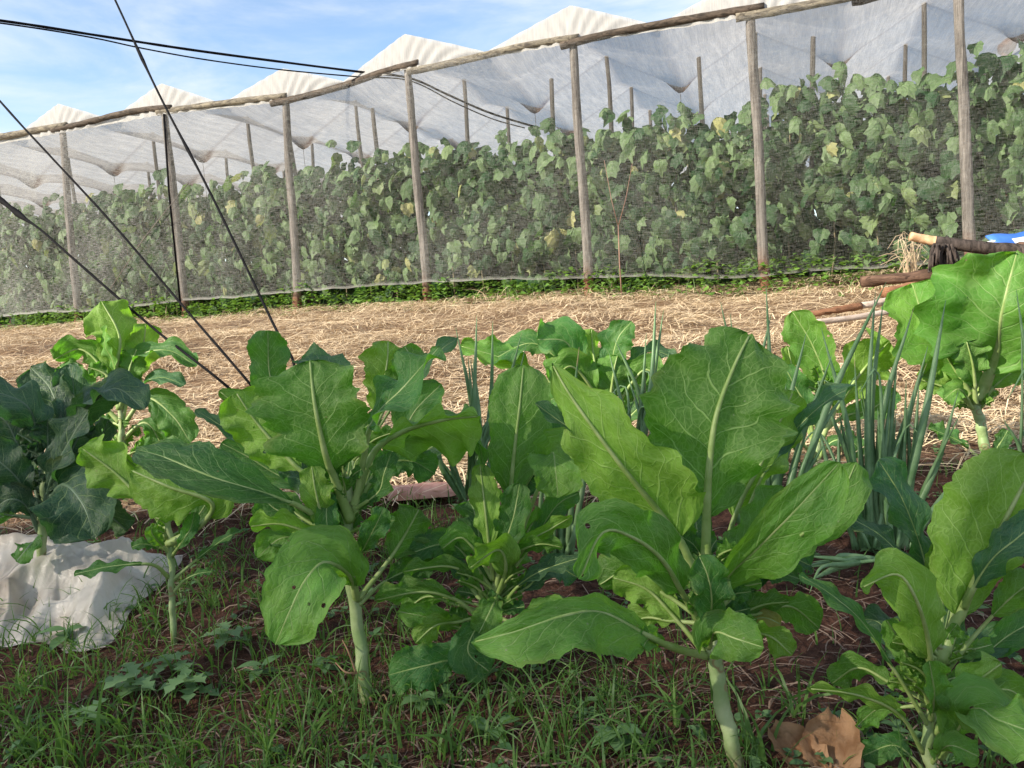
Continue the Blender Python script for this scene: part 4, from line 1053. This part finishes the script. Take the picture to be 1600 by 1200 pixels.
# inner posts and tie-down wires
random.seed(21)
extra = [((peaks[i] + peaks[i + 1]) / 2 + random.uniform(-.25, .3), random.uniform(.7, 1.0)) for i in range(len(peaks) - 1)]
spots = [(u, r * VS, r) for r in range(1, ROWS) for u in peaks] + [(u, v, 1) for u, v in extra]
for (u, vv, r) in spots:
    for _ in (0,):
        if u > U1 - .1 or u < -9.5: continue
        if r > 3 and u < -6: continue
        zt = roof_z(u, vv); h = zt - ZF + .05
        m = MB(); lean = random.gauss(0, .05); sd = random.random() * 30; pts = []
        for k_ in range(10):
            f = k_ / 9; pts.append(V((lean * (1 - f) + .03 * noise.noise(V((f * 3, sd, 0))), .03 * noise.noise(V((f * 3, sd, 4))), -.05 + h * f)))
        m.tube(pts, [.029 - .009 * k_ / 9 for k_ in range(10)], 8, True, .2, sd)
        o = m.build('inner_post', M['inner_post']); o.location = S3(u, vv, ZF)
        tag(o, 'thin grey wooden pole propping up the white net roof inside', 'post', 'thin poles propping up the roof inside the net house')
# pole with a split head at the right end of the house
u, z = on_wall(1572, 78, 2.62); m = MB(); b = S3(u, 2.62, ZF - .1); t_ = S3(u, 2.62, z)
m.tube(spline([b, b.lerp(t_, .5) + DU * .02, t_], 12), [.055 - .001 * k_ for k_ in range(12)], 10, True, .2, 4)
e = thing('end_post', S3(u, 2.62, ZF), 'orange-tinted end post under the roof edge at the far right', 'post', 'end posts of the net house')
m.build('pole', M['orange_log'], e)
m = MB(); m.tube([t_ + DV * -.14 + V((0, 0, .02)), t_ + V((0, 0, .03)), t_ + DV * .12 + V((0, 0, .03))], [.06, .07, .05], 9, True, .3, 7); m.build('head_block', M['orange_log'], e)
m = MB(); q = [S3(U1 + .02, v_, ZB + .0 + .015 * sin(v_ * 3)) for v_ in (0, .9, 1.8, 2.7, 3.6, 4.6, 5.8, 7.2)]
m.tube(spline(q, 40), .035, 8, True, .2, 3)
tag(m.build('roof_beam', M['beam'], None, True, q[0]), 'beam pole running back along the right end of the roof', 'beam', 'end beam of the net house')
for r in range(3):
    for i in range(len(peaks) - 1):
        u = (peaks[i] + peaks[i + 1]) / 2; v = (r + 1) * VS
        if u > 2.4 or u < -8.5: continue
        m = MB(); h = roof_z(u, v) - ZF
        m.tube([(0, 0, 0), (.01, 0, h * .5), (0, 0, h)], .0028, 5)
        o = m.build('tie_wire', M['wire']); o.location = S3(u, v, ZF)
        tag(o, 'thin tie-down wire pulling a stained roof valley to the ground', 'wire', 'tie-down wires inside the net house')

# ------------------------------------------------------------------ cucumber vines
random.seed(33)
AN = [(-2.75, .42), (-2.2, .80), (-1.55, .92), (-1.2, .79), (-.75, 1.0), (-.4, .87), (0, 1.2), (.4, .87), (.75, 1.0), (1.2, .79), (1.55, .92), (2.2, .80), (2.75, .42)]
def vleaf(m, p, nrm, tip, L, t, droop):
    m.t = t; N = V(nrm).normalized(); D = V(tip); D = (D - N * D.dot(N)).normalized(); B = D.cross(N)
    vs = [p + D * L * .0]; rim = []; mid = []; wdt = random.uniform(.38, .54); vf = random.choice((-1, -1, 1)) * random.uniform(.1, .65)
    for a, r in AN:
        r *= random.uniform(.9, 1.08)
        x, y = sin(a) * r * wdt * L, cos(a) * r * .5 * L + .28 * L
        rr = sqrt(x * x + y * y) / L
        z = -droop * rr * rr * L + vf * abs(x) + random.gauss(0, .025) * L
        rim.append(p + B * x + D * y + N * z)
        mid.append(p + B * x * .5 + D * (y * .5 + .06 * L) + N * (z * .3 + .03 * L))
    n = len(AN)
    m.add(vs + mid + rim, [(0, 1 + i, 2 + i) for i in range(n - 1)] + [(1 + i, 1 + n + i, 2 + n + i, 2 + i) for i in range(n - 1)])
bays = ['left of the leftmost front post', 'between the leftmost front post and the dark cord', 'between the dark cord post and the third post', 'between the third post and the cable post', 'between the cable post and the dark red-footed post',
        'between the red-footed post and the split-grained post', 'between the split-grained post and the rightmost post', 'right of the rightmost pale post']
def vine(u, v, H, nl, row, spread):
    bi = sum(1 for (ut, zt, ub) in pu if (ut + ub) / 2 < u)
    if row == 0: lab = 'front-row cucumber vine ' + bays[bi]; grp = 'front cucumber vines ' + bays[bi]
    else: lab = 'cucumber vine in the %s row, behind the front vines' % (['second', 'third', 'rearmost'][row - 1]); grp = 'cucumber vines in the %s row' % (['second', 'third', 'rearmost'][row - 1])
    root = thing('cucumber_vine', S3(u, v, ZF), lab, 'cucumber vine', grp)
    ms = MB(); sd = random.random() * 50
    sp_ = [S3(u + .05 * noise.noise(V((f * 3, sd, 0))), v + .04 * noise.noise(V((f * 3, sd, 3))), ZF - .02 + H * f) for f in [i / 9 for i in range(10)]]
    ms.tube(sp_, [.008 - .0004 * i for i in range(10)], 5); ms.build('stem', M['vine_stem'], root)
    m = MB()
    for i in range(nl):
        f = random.random() ** .78; f = .10 + .90 * f if row < 1 else random.random()
        if row < 1 and f < .28 and random.random() < .55: continue
        clump = noise.noise(V((u * 2.2 + random.gauss(0, .05), f * 4.5, row * 5 + 2)))
        if row < 2 and clump < -.05 and random.random() < (.6 if row < 1 else .3) and f < .85: continue
        uu = u + random.gauss(0, spread); vv = v - .05 + random.gauss(0, .10) - .08 * max(0, clump)
        z = ZF + H * f + random.gauss(0, .05)
        if f > .95: z += abs(random.gauss(0, .07))
        L = random.uniform(.11, .205) * (1.0 if f > .3 else .85)
        top = f > .86
        az = random.gauss(0, .75)
        nrm = -DV * cos(az) + DU * sin(az) + V((0, 0, random.gauss(.28 if not top else 1.2, .35)))
        tip = V((random.gauss(0, .35), random.gauss(0, .2), -1)) - DV * random.uniform(.1, .6)
        t = random.gauss(.38, .27)
        if random.random() < (.13 if f < .6 else .03): t = random.uniform(.70, .88)
        vleaf(m, S3(uu, vv, z), nrm, tip, L, min(1, max(0, t)), random.uniform(.15, 1.1))
    m.build('foliage', M['vine'], root, False, None, 'tint')
u = -9.4
while u < 3.6:
    vine(u, .42 + random.gauss(0, .04), 1.42 + .10 * noise.noise(V((u * 1.3, 0, 0))) + (.10 if u > .2 else 0), int(185 if u > -5 else 130), 0, .10)
    u += .31
u = -9.5
while u < 4.2:
    vine(u, 1.1, 1.48 + .12 * noise.noise(V((u * 1.1, 4, 0))), 110, 1, .16); u += .40
u = -9.5
while u < 7:
    vine(u, 2.0, 1.50 + .12 * noise.noise(V((u * 1.1, 9, 0))), 100, 2, .22); u += .5
u = -11
while u < 9:
    vine(u, 3.2, 1.50 + .12 * noise.noise(V((u * 1.1, 9, 0))), 110, 3, .28); u += .62
# bare sapling in front of the red-footed post
def wall_pt(px, py, v): a, z = on_wall(px, py, v); return S3(a, v, z)
m = MB()
m.tube([wall_pt(972, 472, -.3), wall_pt(968, 410, -.28), wall_pt(966, 352, -.25)], [.006, .005, .004], 6)
m.tube([wall_pt(966, 354, -.25), wall_pt(955, 310, -.23), wall_pt(944, 250, -.2)], [.003, .0025, .0015], 6)
m.tube([wall_pt(966, 354, -.25), wall_pt(978, 310, -.23), wall_pt(988, 255, -.2)], [.003, .0025, .0015], 6)
tag(m.build('bare_sapling', M['twig'], None, True, wall_pt(972, 472, -.3)), 'bare reddish forked twig standing right of the red-footed post', 'sapling')
# dark cord hanging beside the second post
m = MB(); m.tube([wall_pt(256, 178, -.1), wall_pt(264, 300, -.1), wall_pt(283, 486, -.1)], .011, 6)
tag(m.build('hanging_cord', M['black_cable'], None, True, wall_pt(256, 178, -.1)), 'dark cord hanging straight down beside the second post from left', 'cord')
m = MB(); m.tube([wall_pt(172, 452, -.12), wall_pt(225, 372, -.12), wall_pt(295, 285, -.12)], .004, 5)
tag(m.build('slant_wire', M['wire'], None, True, wall_pt(172, 452, -.12)), 'thin slanting wire on the netting left of the dark cord post', 'wire')

# green creepers along the foot of the wall
random.seed(44); m = MB()
for i in range(7500):
    u = random.uniform(-8.5, 3.2); v = random.gauss(.02, .2)
    hmax = .23 + .12 * noise.noise(V((u * 1.7, 0, 5))) + .06 * noise.noise(V((u * 6, 0, 5)))
    if v < -.18: hmax *= .5
    if noise.noise(V((u * 3, v * 3, 1))) < -.3: continue
    z = base_h(*S3(u, v, 0).xy) + random.random() ** .7 * max(.03, hmax)
    az = random.uniform(0, 6.28); L = random.uniform(.025, .06)
    leaflet(m, S3(u, v, z), (cos(az), sin(az), random.uniform(-.2, .7)), L, L * .40, (random.gauss(0, .3), random.gauss(0, .3), 1), random.random())
tag(m.build('ground_creeper', M['cover'], attr='tint'), 'bright green creeping weeds along the foot of the netting', 'ground cover', kind='stuff')
m = MB()
for i in range(420):
    u = random.uniform(-8, 3); v = random.gauss(-.25, .12); q = S3(u, v, 0)
    blade(m, q.x, q.y, random.uniform(.08, .28), .005, random.uniform(.2, 1.1), random.uniform(0, 6.28), random.uniform(.5, 1))
tag(m.build('verge_grass', M['grass'], attr='tint'), 'thin grass between the straw and the netting', 'grass', kind='stuff')
m = MB()
for i in range(500):
    u = random.uniform(-7, 3); v = random.gauss(-.35, .15); q = S3(u, v, 0)
    if noise.noise(V((u * 2.5, 0, 11))) < .12: continue
    blade(m, q.x, q.y, random.uniform(.06, .22), .004, random.uniform(.3, 1.6), random.uniform(0, 6.28), random.uniform(.4, 1))
tag(m.build('dry_verge_grass', M['straw'], attr='tint'), 'dry standing straw stalks along the foot of the netting', 'dry grass', kind='stuff')

# ------------------------------------------------------------------ cables
def cable(name, pts, r, label, grp, knots=()):
    w = spline([P(*q) for q in pts], 60); m = MB()
    rr = [r * (1 + .15 * noise.noise(V((i * .9, r * 1e3, 0)))) for i in range(60)]
    for k_, g in knots:
        for j in range(60): rr[j] += g * math.exp(-((j - k_) / .9) ** 2)
    m.tube(w, rr, 7)
    tag(m.build(name, M['black_cable'], None, True, w[0]), label, 'cable', grp)
a_ = ground_at(496, 722); da = (a_ - CAM).dot(FW)
cable('guy_wire', [(496, 724, da), (460, 570, 2.55), (430, 512, 2.75), (330, 304, 3.1), (247, 144, 3.4), (180, 0, 3.7), (60, -258, 4.2)], .0050, 'steepest black guy wire, crossing both overhead cables', 'black guy wires', [(24, .003), (33, .003), (34, .002)])
cable('guy_wire', [(494, 726, da), (395, 605, 2.5), (290, 483, 2.7), (172, 345, 2.95), (75, 240, 3.15), (0, 158, 3.3), (-200, -70, 3.8)], .0045, 'middle black guy wire running to the left edge', 'black guy wires')
cable('guy_wire', [(492, 728, da), (360, 608, 2.4), (240, 513, 2.55), (110, 400, 2.7), (60, 356, 2.8), (5, 315, 2.9), (-260, 95, 3.3)], .0045, 'lowest black guy wire with a thick knot near the left edge', 'black guy wires', [(33, .009), (35, .006), (37, .005), (38, .006)])
cable('overhead_cable', [(-300, -5, 5.0), (0, 32, 5.6), (150, 55, 6.0), (300, 78, 6.4), (450, 98, 6.75), (560, 112, 7.0), (640, 122, 7.1), (700, 148, 7.4), (770, 178, 7.8), (860, 205, 8.2)], .0105, 'thicker overhead cable tied to the cable post', 'overhead cables')
cable('overhead_cable', [(-300, 0, 5.0), (0, 36, 5.6), (140, 58, 6.0), (220, 75, 6.2), (320, 93, 6.4), (440, 109, 6.75), (560, 120, 7.0), (640, 126, 7.1), (710, 160, 7.4), (770, 186, 7.8), (820, 200, 8.0)], .006, 'thinner overhead cable sagging below the thicker one', 'overhead cables')

# ------------------------------------------------------------------ plastic sheet
m = MB(); na, nb = 170, 110
def sheet_pt(a, b):   # a 0..1 left->right, b 0..1 near->far, mapped over the picture's outline on the ground
    nearl, nearr = ground_at(-160, 1010), ground_at(165, 1016)
    farl, farr = ground_at(-160, 905), ground_at(262, 905)
    return nearl, nearr, farl, farr
nl_, nr_, fl_, fr_ = sheet_pt(0, 0)
fl_ = fl_ + V((0, .12, 0)); fr_ = fr_ + V((0, .1, 0))
for j in range(nb + 1):
    for i in range(na + 1):
        a, b = i / na, j / nb
        q = nl_.lerp(nr_, a).lerp(fl_.lerp(fr_, a), b)
        q.x += .03 * noise.noise(V((b * 4, a * 2, 1))) * (1 if a > .8 else .3); q.y += .045 * noise.noise(V((a * 5, b * 2, 3)))
        ed = min(1, min(b * 4, (1 - b) * 5, (1 - a) * 7))
        wx, wy = a * 1.5 + .10 * noise.noise(V((a * 3, b * 3, 5))), b + .10 * noise.noise(V((a * 3, b * 3, 9)))
        def rg(fx, fy, k_): return -abs(noise.noise(V((fx * wx, fy * wy, k_))))
        cr = .085 * rg(2.2, 2.8, 1.3) + .045 * rg(5.5, 3.4, 4.1) + .014 * rg(10, 6, 7.9) + .004 * rg(22, 13, 2.7) + .05
        z = G(q.x, q.y) + .006 + max(0, ed) * (.10 * b ** .8 * (1 - .2 * a) + cr * .9) + cr * .06
        m.v.append((q.x, q.y, z))
for j in range(nb):
    for i in range(na): k_ = j * (na + 1) + i; m.f.append((k_, k_ + 1, k_ + na + 2, k_ + na + 1))
tag(m.build('plastic_sheet', M['plastic']), 'crumpled milky white plastic sheet lying in the grass at the left', 'plastic sheet')

# ------------------------------------------------------------------ small debris things
q = ground_at(660, 784) + V((0, 0, .015))
m = MB(); n = 9
for k_ in range(n + 1):
    f = k_ / n; x = -.10 + .20 * f
    for g in range(7):
        th = pi * g / 6
        r = .034 * (1 + .15 * noise.noise(V((f * 3, g, 0)))) * (1 if 0 < k_ < n else .85)
        m.v.append((x + .012 * noise.noise(V((g * .8, k_, 2))) * (k_ in (0, n)), cos(th) * r * 1.4, sin(th) * r + .002))
        m.a.append(0)
for k_ in range(n):
    for g in range(6): i = k_ * 7 + g; m.f.append((i, i + 1, i + 8, i + 7))
m.f.append(tuple(range(7))); m.f.append(tuple(n * 7 + g for g in range(6, -1, -1)))
o = m.build('roof_tile', M['brick']); o.location = q + V((0, 0, .004)); o.rotation_euler = (0, .03, .22)
tag(o, 'broken pinkish clay tile on the soil behind the tall kale', 'tile')
# curled brown leaf
def dry_leaf(px, py, L, W, rz, label, curl):
    q = ground_at(px, py); m = MB(); n1, n2 = 16, 12
    for i in range(n1 + 1):
        for j in range(n2 + 1):
            a = i / n1; b = j / n2 * 2 - 1
            w = W * sin(pi * min(.97, .06 + a * .94)) ** .6 * (1 + .18 * noise.noise(V((a * 7, b * 1, px * .1))))
            z = curl * (abs(b) ** 1.6) * W + .012 * noise.noise(V((a * 6, b * 4, px))) + .14 * W * a
            m.v.append((b * w, (a - .5) * L, z)); m.a.append(0)
    for i in range(n1):
        for j in range(n2): k_ = i * (n2 + 1) + j; m.f.append((k_, k_ + 1, k_ + n2 + 2, k_ + n2 + 1))
    o = m.build('dry_leaf', M['dry_leaf']); o.location = q + V((0, 0, .012)); o.rotation_euler = (radians(14), radians(-6), rz)
    tag(o, label, 'dry leaf', 'brown dry leaves')
dry_leaf(1245, 1192, .10, .036, .5, 'darker brown dry leaf at the bottom edge, left of its twin', .45)
dry_leaf(1305, 1190, .13, .042, -.5, 'lighter orange-brown dry leaf at the bottom edge beside the corner kale', .5)

# ------------------------------------------------------------------ log pile at right
def log(name, pts, r, mat, label, cat, ends=None, bump=.2, n=18):
    w = spline([P(*q) for q in pts], n); m = MB()
    rr = r if hasattr(r, '__len__') else [r] * n
    if len(rr) != n: rr = [rr[0] + (rr[1] - rr[0]) * i / (n - 1) for i in range(n)]
    m.tube(w, rr, 12, True, bump, random.random() * 60)
    o = m.build(name, M[mat], None, True, w[0])
    return tag(o, label, cat, 'timber pile at the right')
log('log', [(1345, 440, 4.6), (1420, 434, 4.55), (1500, 425, 4.5), (1580, 408, 4.45), (1680, 392, 4.4)], [.030, .052], 'log', 'rotten dark brown log lying across the pile', 'log', bump=.45)
log('timber', [(1262, 492, 3.9), (1310, 484, 3.92), (1345, 478, 3.95)], [.016, .018], 'orange_log', 'short orange timber with peeling bark lying on the straw', 'timber', bump=.35)
log('timber', [(1345, 478, 3.97), (1400, 468, 4.0), (1480, 455, 4.05)], [.018, .018], 'pale_log', 'greyish pole lying end to end with the orange timber', 'timber', bump=.15)
log('cane', [(1270, 504, 3.75), (1330, 497, 3.8), (1400, 485, 3.85), (1470, 474, 3.9)], [.015, .015], 'pale_log', 'whitish jointed cane lying in front of the orange timber', 'cane', bump=.1)
log('timber', [(1380, 458, 4.2), (1430, 448, 4.25), (1520, 442, 4.3), (1600, 430, 4.3)], [.026, .028], 'orange_log', 'orange-brown split timber under the rotten log', 'timber', bump=.3)
log('pole', [(1462, 378, 4.5), (1500, 382, 4.45), (1550, 388, 4.4), (1600, 394, 4.35), (1700, 408, 4.2)], [.032, .045], 'char', 'pole wrapped in black netting sticking out over the pile', 'pole', bump=.3)
log('pole', [(1422, 369, 4.56), (1445, 374, 4.55), (1478, 380, 4.5)], [.026, .028], 'cut_wood', 'freshly cut orange end of the wrapped pole', 'pole', bump=.15)
log('log', [(1500, 422, 4.75), (1560, 405, 4.7), (1640, 390, 4.65)], [.06, .08], 'log', 'thick dark log at the back of the pile by the edge', 'log', bump=.35)
q = P(1470, 425, 4.5)
m = MB()
random.seed(3)
for k_ in range(46):
    a = random.uniform(-1, 1); x0 = 1474 + a * 15; x1 = 1474 + a * 24 + random.gauss(0, 4)
    m.tube(spline([P(x0, 381, 4.48 + random.gauss(0, .03)), P((x0 + x1) / 2 + random.gauss(0, 3), 402, 4.46 + random.gauss(0, .03)), P(x1, 428 + random.uniform(-8, 3), 4.46)], 6), [.007, .009, .008, .007, .006, .004], 5)
tag(m.build('netting_rag', M['char'], None, True, q), 'bundle of black shredded netting hanging from the wrapped pole', 'netting')
q = P(1425, 425, 4.8); m = MB()
for k_ in range(34):
    x1 = 1422 + random.gauss(0, 17); y1 = 385 + random.gauss(0, 16)
    b_ = P(1425 + random.gauss(0, 9), 432, 4.8); e_ = P(x1, y1, 4.8 + random.gauss(0, .06)); f_ = e_ + V((random.gauss(0, .07), 0, -random.uniform(.0, .12)))
    m.ribbon(spline([b_, e_, f_], 6), [.006, .006, .005, .005, .004, .002], V((random.gauss(0, .3), -1, .3)))
tag(m.build('dry_grass_tuft', M['dry_tuft'], None, True, q), 'bleached dry grass tuft beside the log pile', 'dry grass')
# blue tarp
tb = thing('folded_tarp', P(1600, 385, 4.9), 'blue and white folded tarp at the right edge behind the wrapped pole', 'tarp')
for nm, mt, off in (('blue_fold', 'tarp', 0), ('white_fold', 'tarp_white', .03)):
    m = MB()
    for i in range(13):
        for j in range(5):
            p_ = P(1558 + 12 * i, 386 - 1.4 * i + (10 if off else 0) + 3 * j, 4.9 - off + .03 * j) + V((0, 0, .015 * noise.noise(V((i * .4, j * .8, off * 90)))))
            p_ += V((0, .12 * (2 - j) / 2, .02 * (4 - j)))
            m.v.append(tuple(p_)); m.a.append(0)
    for i in range(12):
        for j in range(4): k_ = i * 5 + j; m.f.append((k_, k_ + 1, k_ + 6, k_ + 5))
    o = m.build(nm, M[mt], tb)
    md = o.modifiers.new('t', 'SOLIDIFY'); md.thickness = .01

# ------------------------------------------------------------------ added off-view net screen, left behind the camera: filters sun over the near bed
AZ, EL = radians(62), radians(30)          # sun to the left, slightly behind the camera
sun_dir = V((-sin(AZ) * cos(EL), -cos(AZ) * cos(EL), sin(EL)))
def shade_mat():
    t = NT('dark_shade_net'); d = t.n('ShaderNodeBsdfDiffuse'); t.put(d.inputs[0], (.30, .30, .30))
    tr = t.n('ShaderNodeBsdfTransparent')
    return t.done(t.mixs(NETOP, tr.outputs[0], t.mixs(.4, d.outputs[0], t.transl((.3, .3, .3)))))
NETOP = .66
M['shade_net'] = shade_mat()
HX0, HX1, HY0, HY1, HH = -13.0, -2.2, -3.6, -.45, 3.5
nh = thing('added_shade_screen', (HX1, HY1, 0), 'unseen shade-net screen added behind the camera to dim the near bed', 'shade screen')
m = MB()
for (a_, b_) in (((HX0, HY1), (HX1, HY1)), ((HX1, HY1), (HX1, HY0))):
    n = 40; o_ = len(m.v)
    for j in range(2):
        for i in range(n + 1):
            f = i / n
            m.v.append((a_[0] + (b_[0] - a_[0]) * f, a_[1] + (b_[1] - a_[1]) * f, (HH - .0 + .03 * noise.noise(V((i * .3, 0, 0)))) if j else -.05)); m.a.append(0)
    for i in range(n): m.f.append((o_ + i, o_ + i + 1, o_ + n + 2 + i, o_ + n + 1 + i))
m.build('net', M['shade_net'], nh)
for i in range(6):
    x = HX0 + (HX1 - HX0) * i / 5
    m = MB(); m.tube([(x, HY1 - .08, -.1), (x + .03, HY1 - .08, HH * .5), (x, HY1 - .08, HH)], [.05, .045, .04], 10, True, .15, i); m.build('post', M['post'], nh)  # poles carrying the added shade screen, out of view
m = MB(); m.tube([(HX0, HY1 - .06, HH - .03), (HX1, HY1 - .06, HH - .03)], .035, 8); m.build('beam', M['beam'], nh)

# ------------------------------------------------------------------ light
w = bpy.data.worlds.new('World'); S.world = w; w.use_nodes = True
nt = w.node_tree; nt.nodes.clear()
out = nt.nodes.new('ShaderNodeOutputWorld'); bg = nt.nodes.new('ShaderNodeBackground')
sky = nt.nodes.new('ShaderNodeTexSky'); sky.sky_type = 'NISHITA'; sky.sun_disc = False
sky.sun_elevation = EL; sky.sun_rotation = atan2(sun_dir.x, sun_dir.y); sky.air_density = 1.0; sky.dust_density = .6; sky.ozone_density = 1.5
tc = nt.nodes.new('ShaderNodeTexCoord'); mp = nt.nodes.new('ShaderNodeMapping'); mp.inputs[3].default_value = (1.2, 1.2, 4.5); mp.inputs[2].default_value = (.1, .25, .3)
nz = nt.nodes.new('ShaderNodeTexNoise'); nz.inputs['Scale'].default_value = 2.4; nz.inputs['Detail'].default_value = 7; nz.inputs['Roughness'].default_value = .58; nz.inputs['Distortion'].default_value = .5
rm = nt.nodes.new('ShaderNodeMapRange'); rm.interpolation_type = 'SMOOTHSTEP'; rm.inputs[1].default_value = .32; rm.inputs[2].default_value = .70; rm.inputs[3].default_value = 0; rm.inputs[4].default_value = .75
mx = nt.nodes.new('ShaderNodeMix'); mx.data_type = 'RGBA'; mx.inputs[7].default_value = (4.3, 4.4, 4.6, 1)
L = nt.links.new
L(tc.outputs['Generated'], mp.inputs[0]); L(mp.outputs[0], nz.inputs['Vector']); L(nz.outputs[0], rm.inputs[0])
L(rm.outputs[0], mx.inputs[0]); L(sky.outputs[0], mx.inputs[6]); L(mx.outputs[2], bg.inputs[0]); L(bg.outputs[0], out.inputs[0])
bg.inputs[1].default_value = .112
sl = bpy.data.lights.new('sun', 'SUN'); sl.energy = 4.0; sl.angle = radians(.5); sl.color = (1, .91, .77)
so = bpy.data.objects.new('sun', sl); COL.objects.link(so)
so.rotation_euler = (-sun_dir).to_track_quat('-Z', 'Y').to_euler()

# ------------------------------------------------------------------ camera
cd = bpy.data.cameras.new('camera'); co = bpy.data.objects.new('camera', cd); COL.objects.link(co)
cd.sensor_width = 36; cd.lens = 36 * FPX / 1600; cd.clip_start = .02; cd.clip_end = 1000
from mathutils import Matrix
mt = Matrix((RG, UP, -FW)).transposed().to_4x4(); mt.translation = CAM
co.matrix_world = mt
S.camera = co
S.view_settings.view_transform = 'Standard'; S.view_settings.look = 'None'; S.view_settings.exposure = 1.24; S.view_settings.gamma = 1
S.cycles.transparent_max_bounces = 16; S.cycles.max_bounces = 8
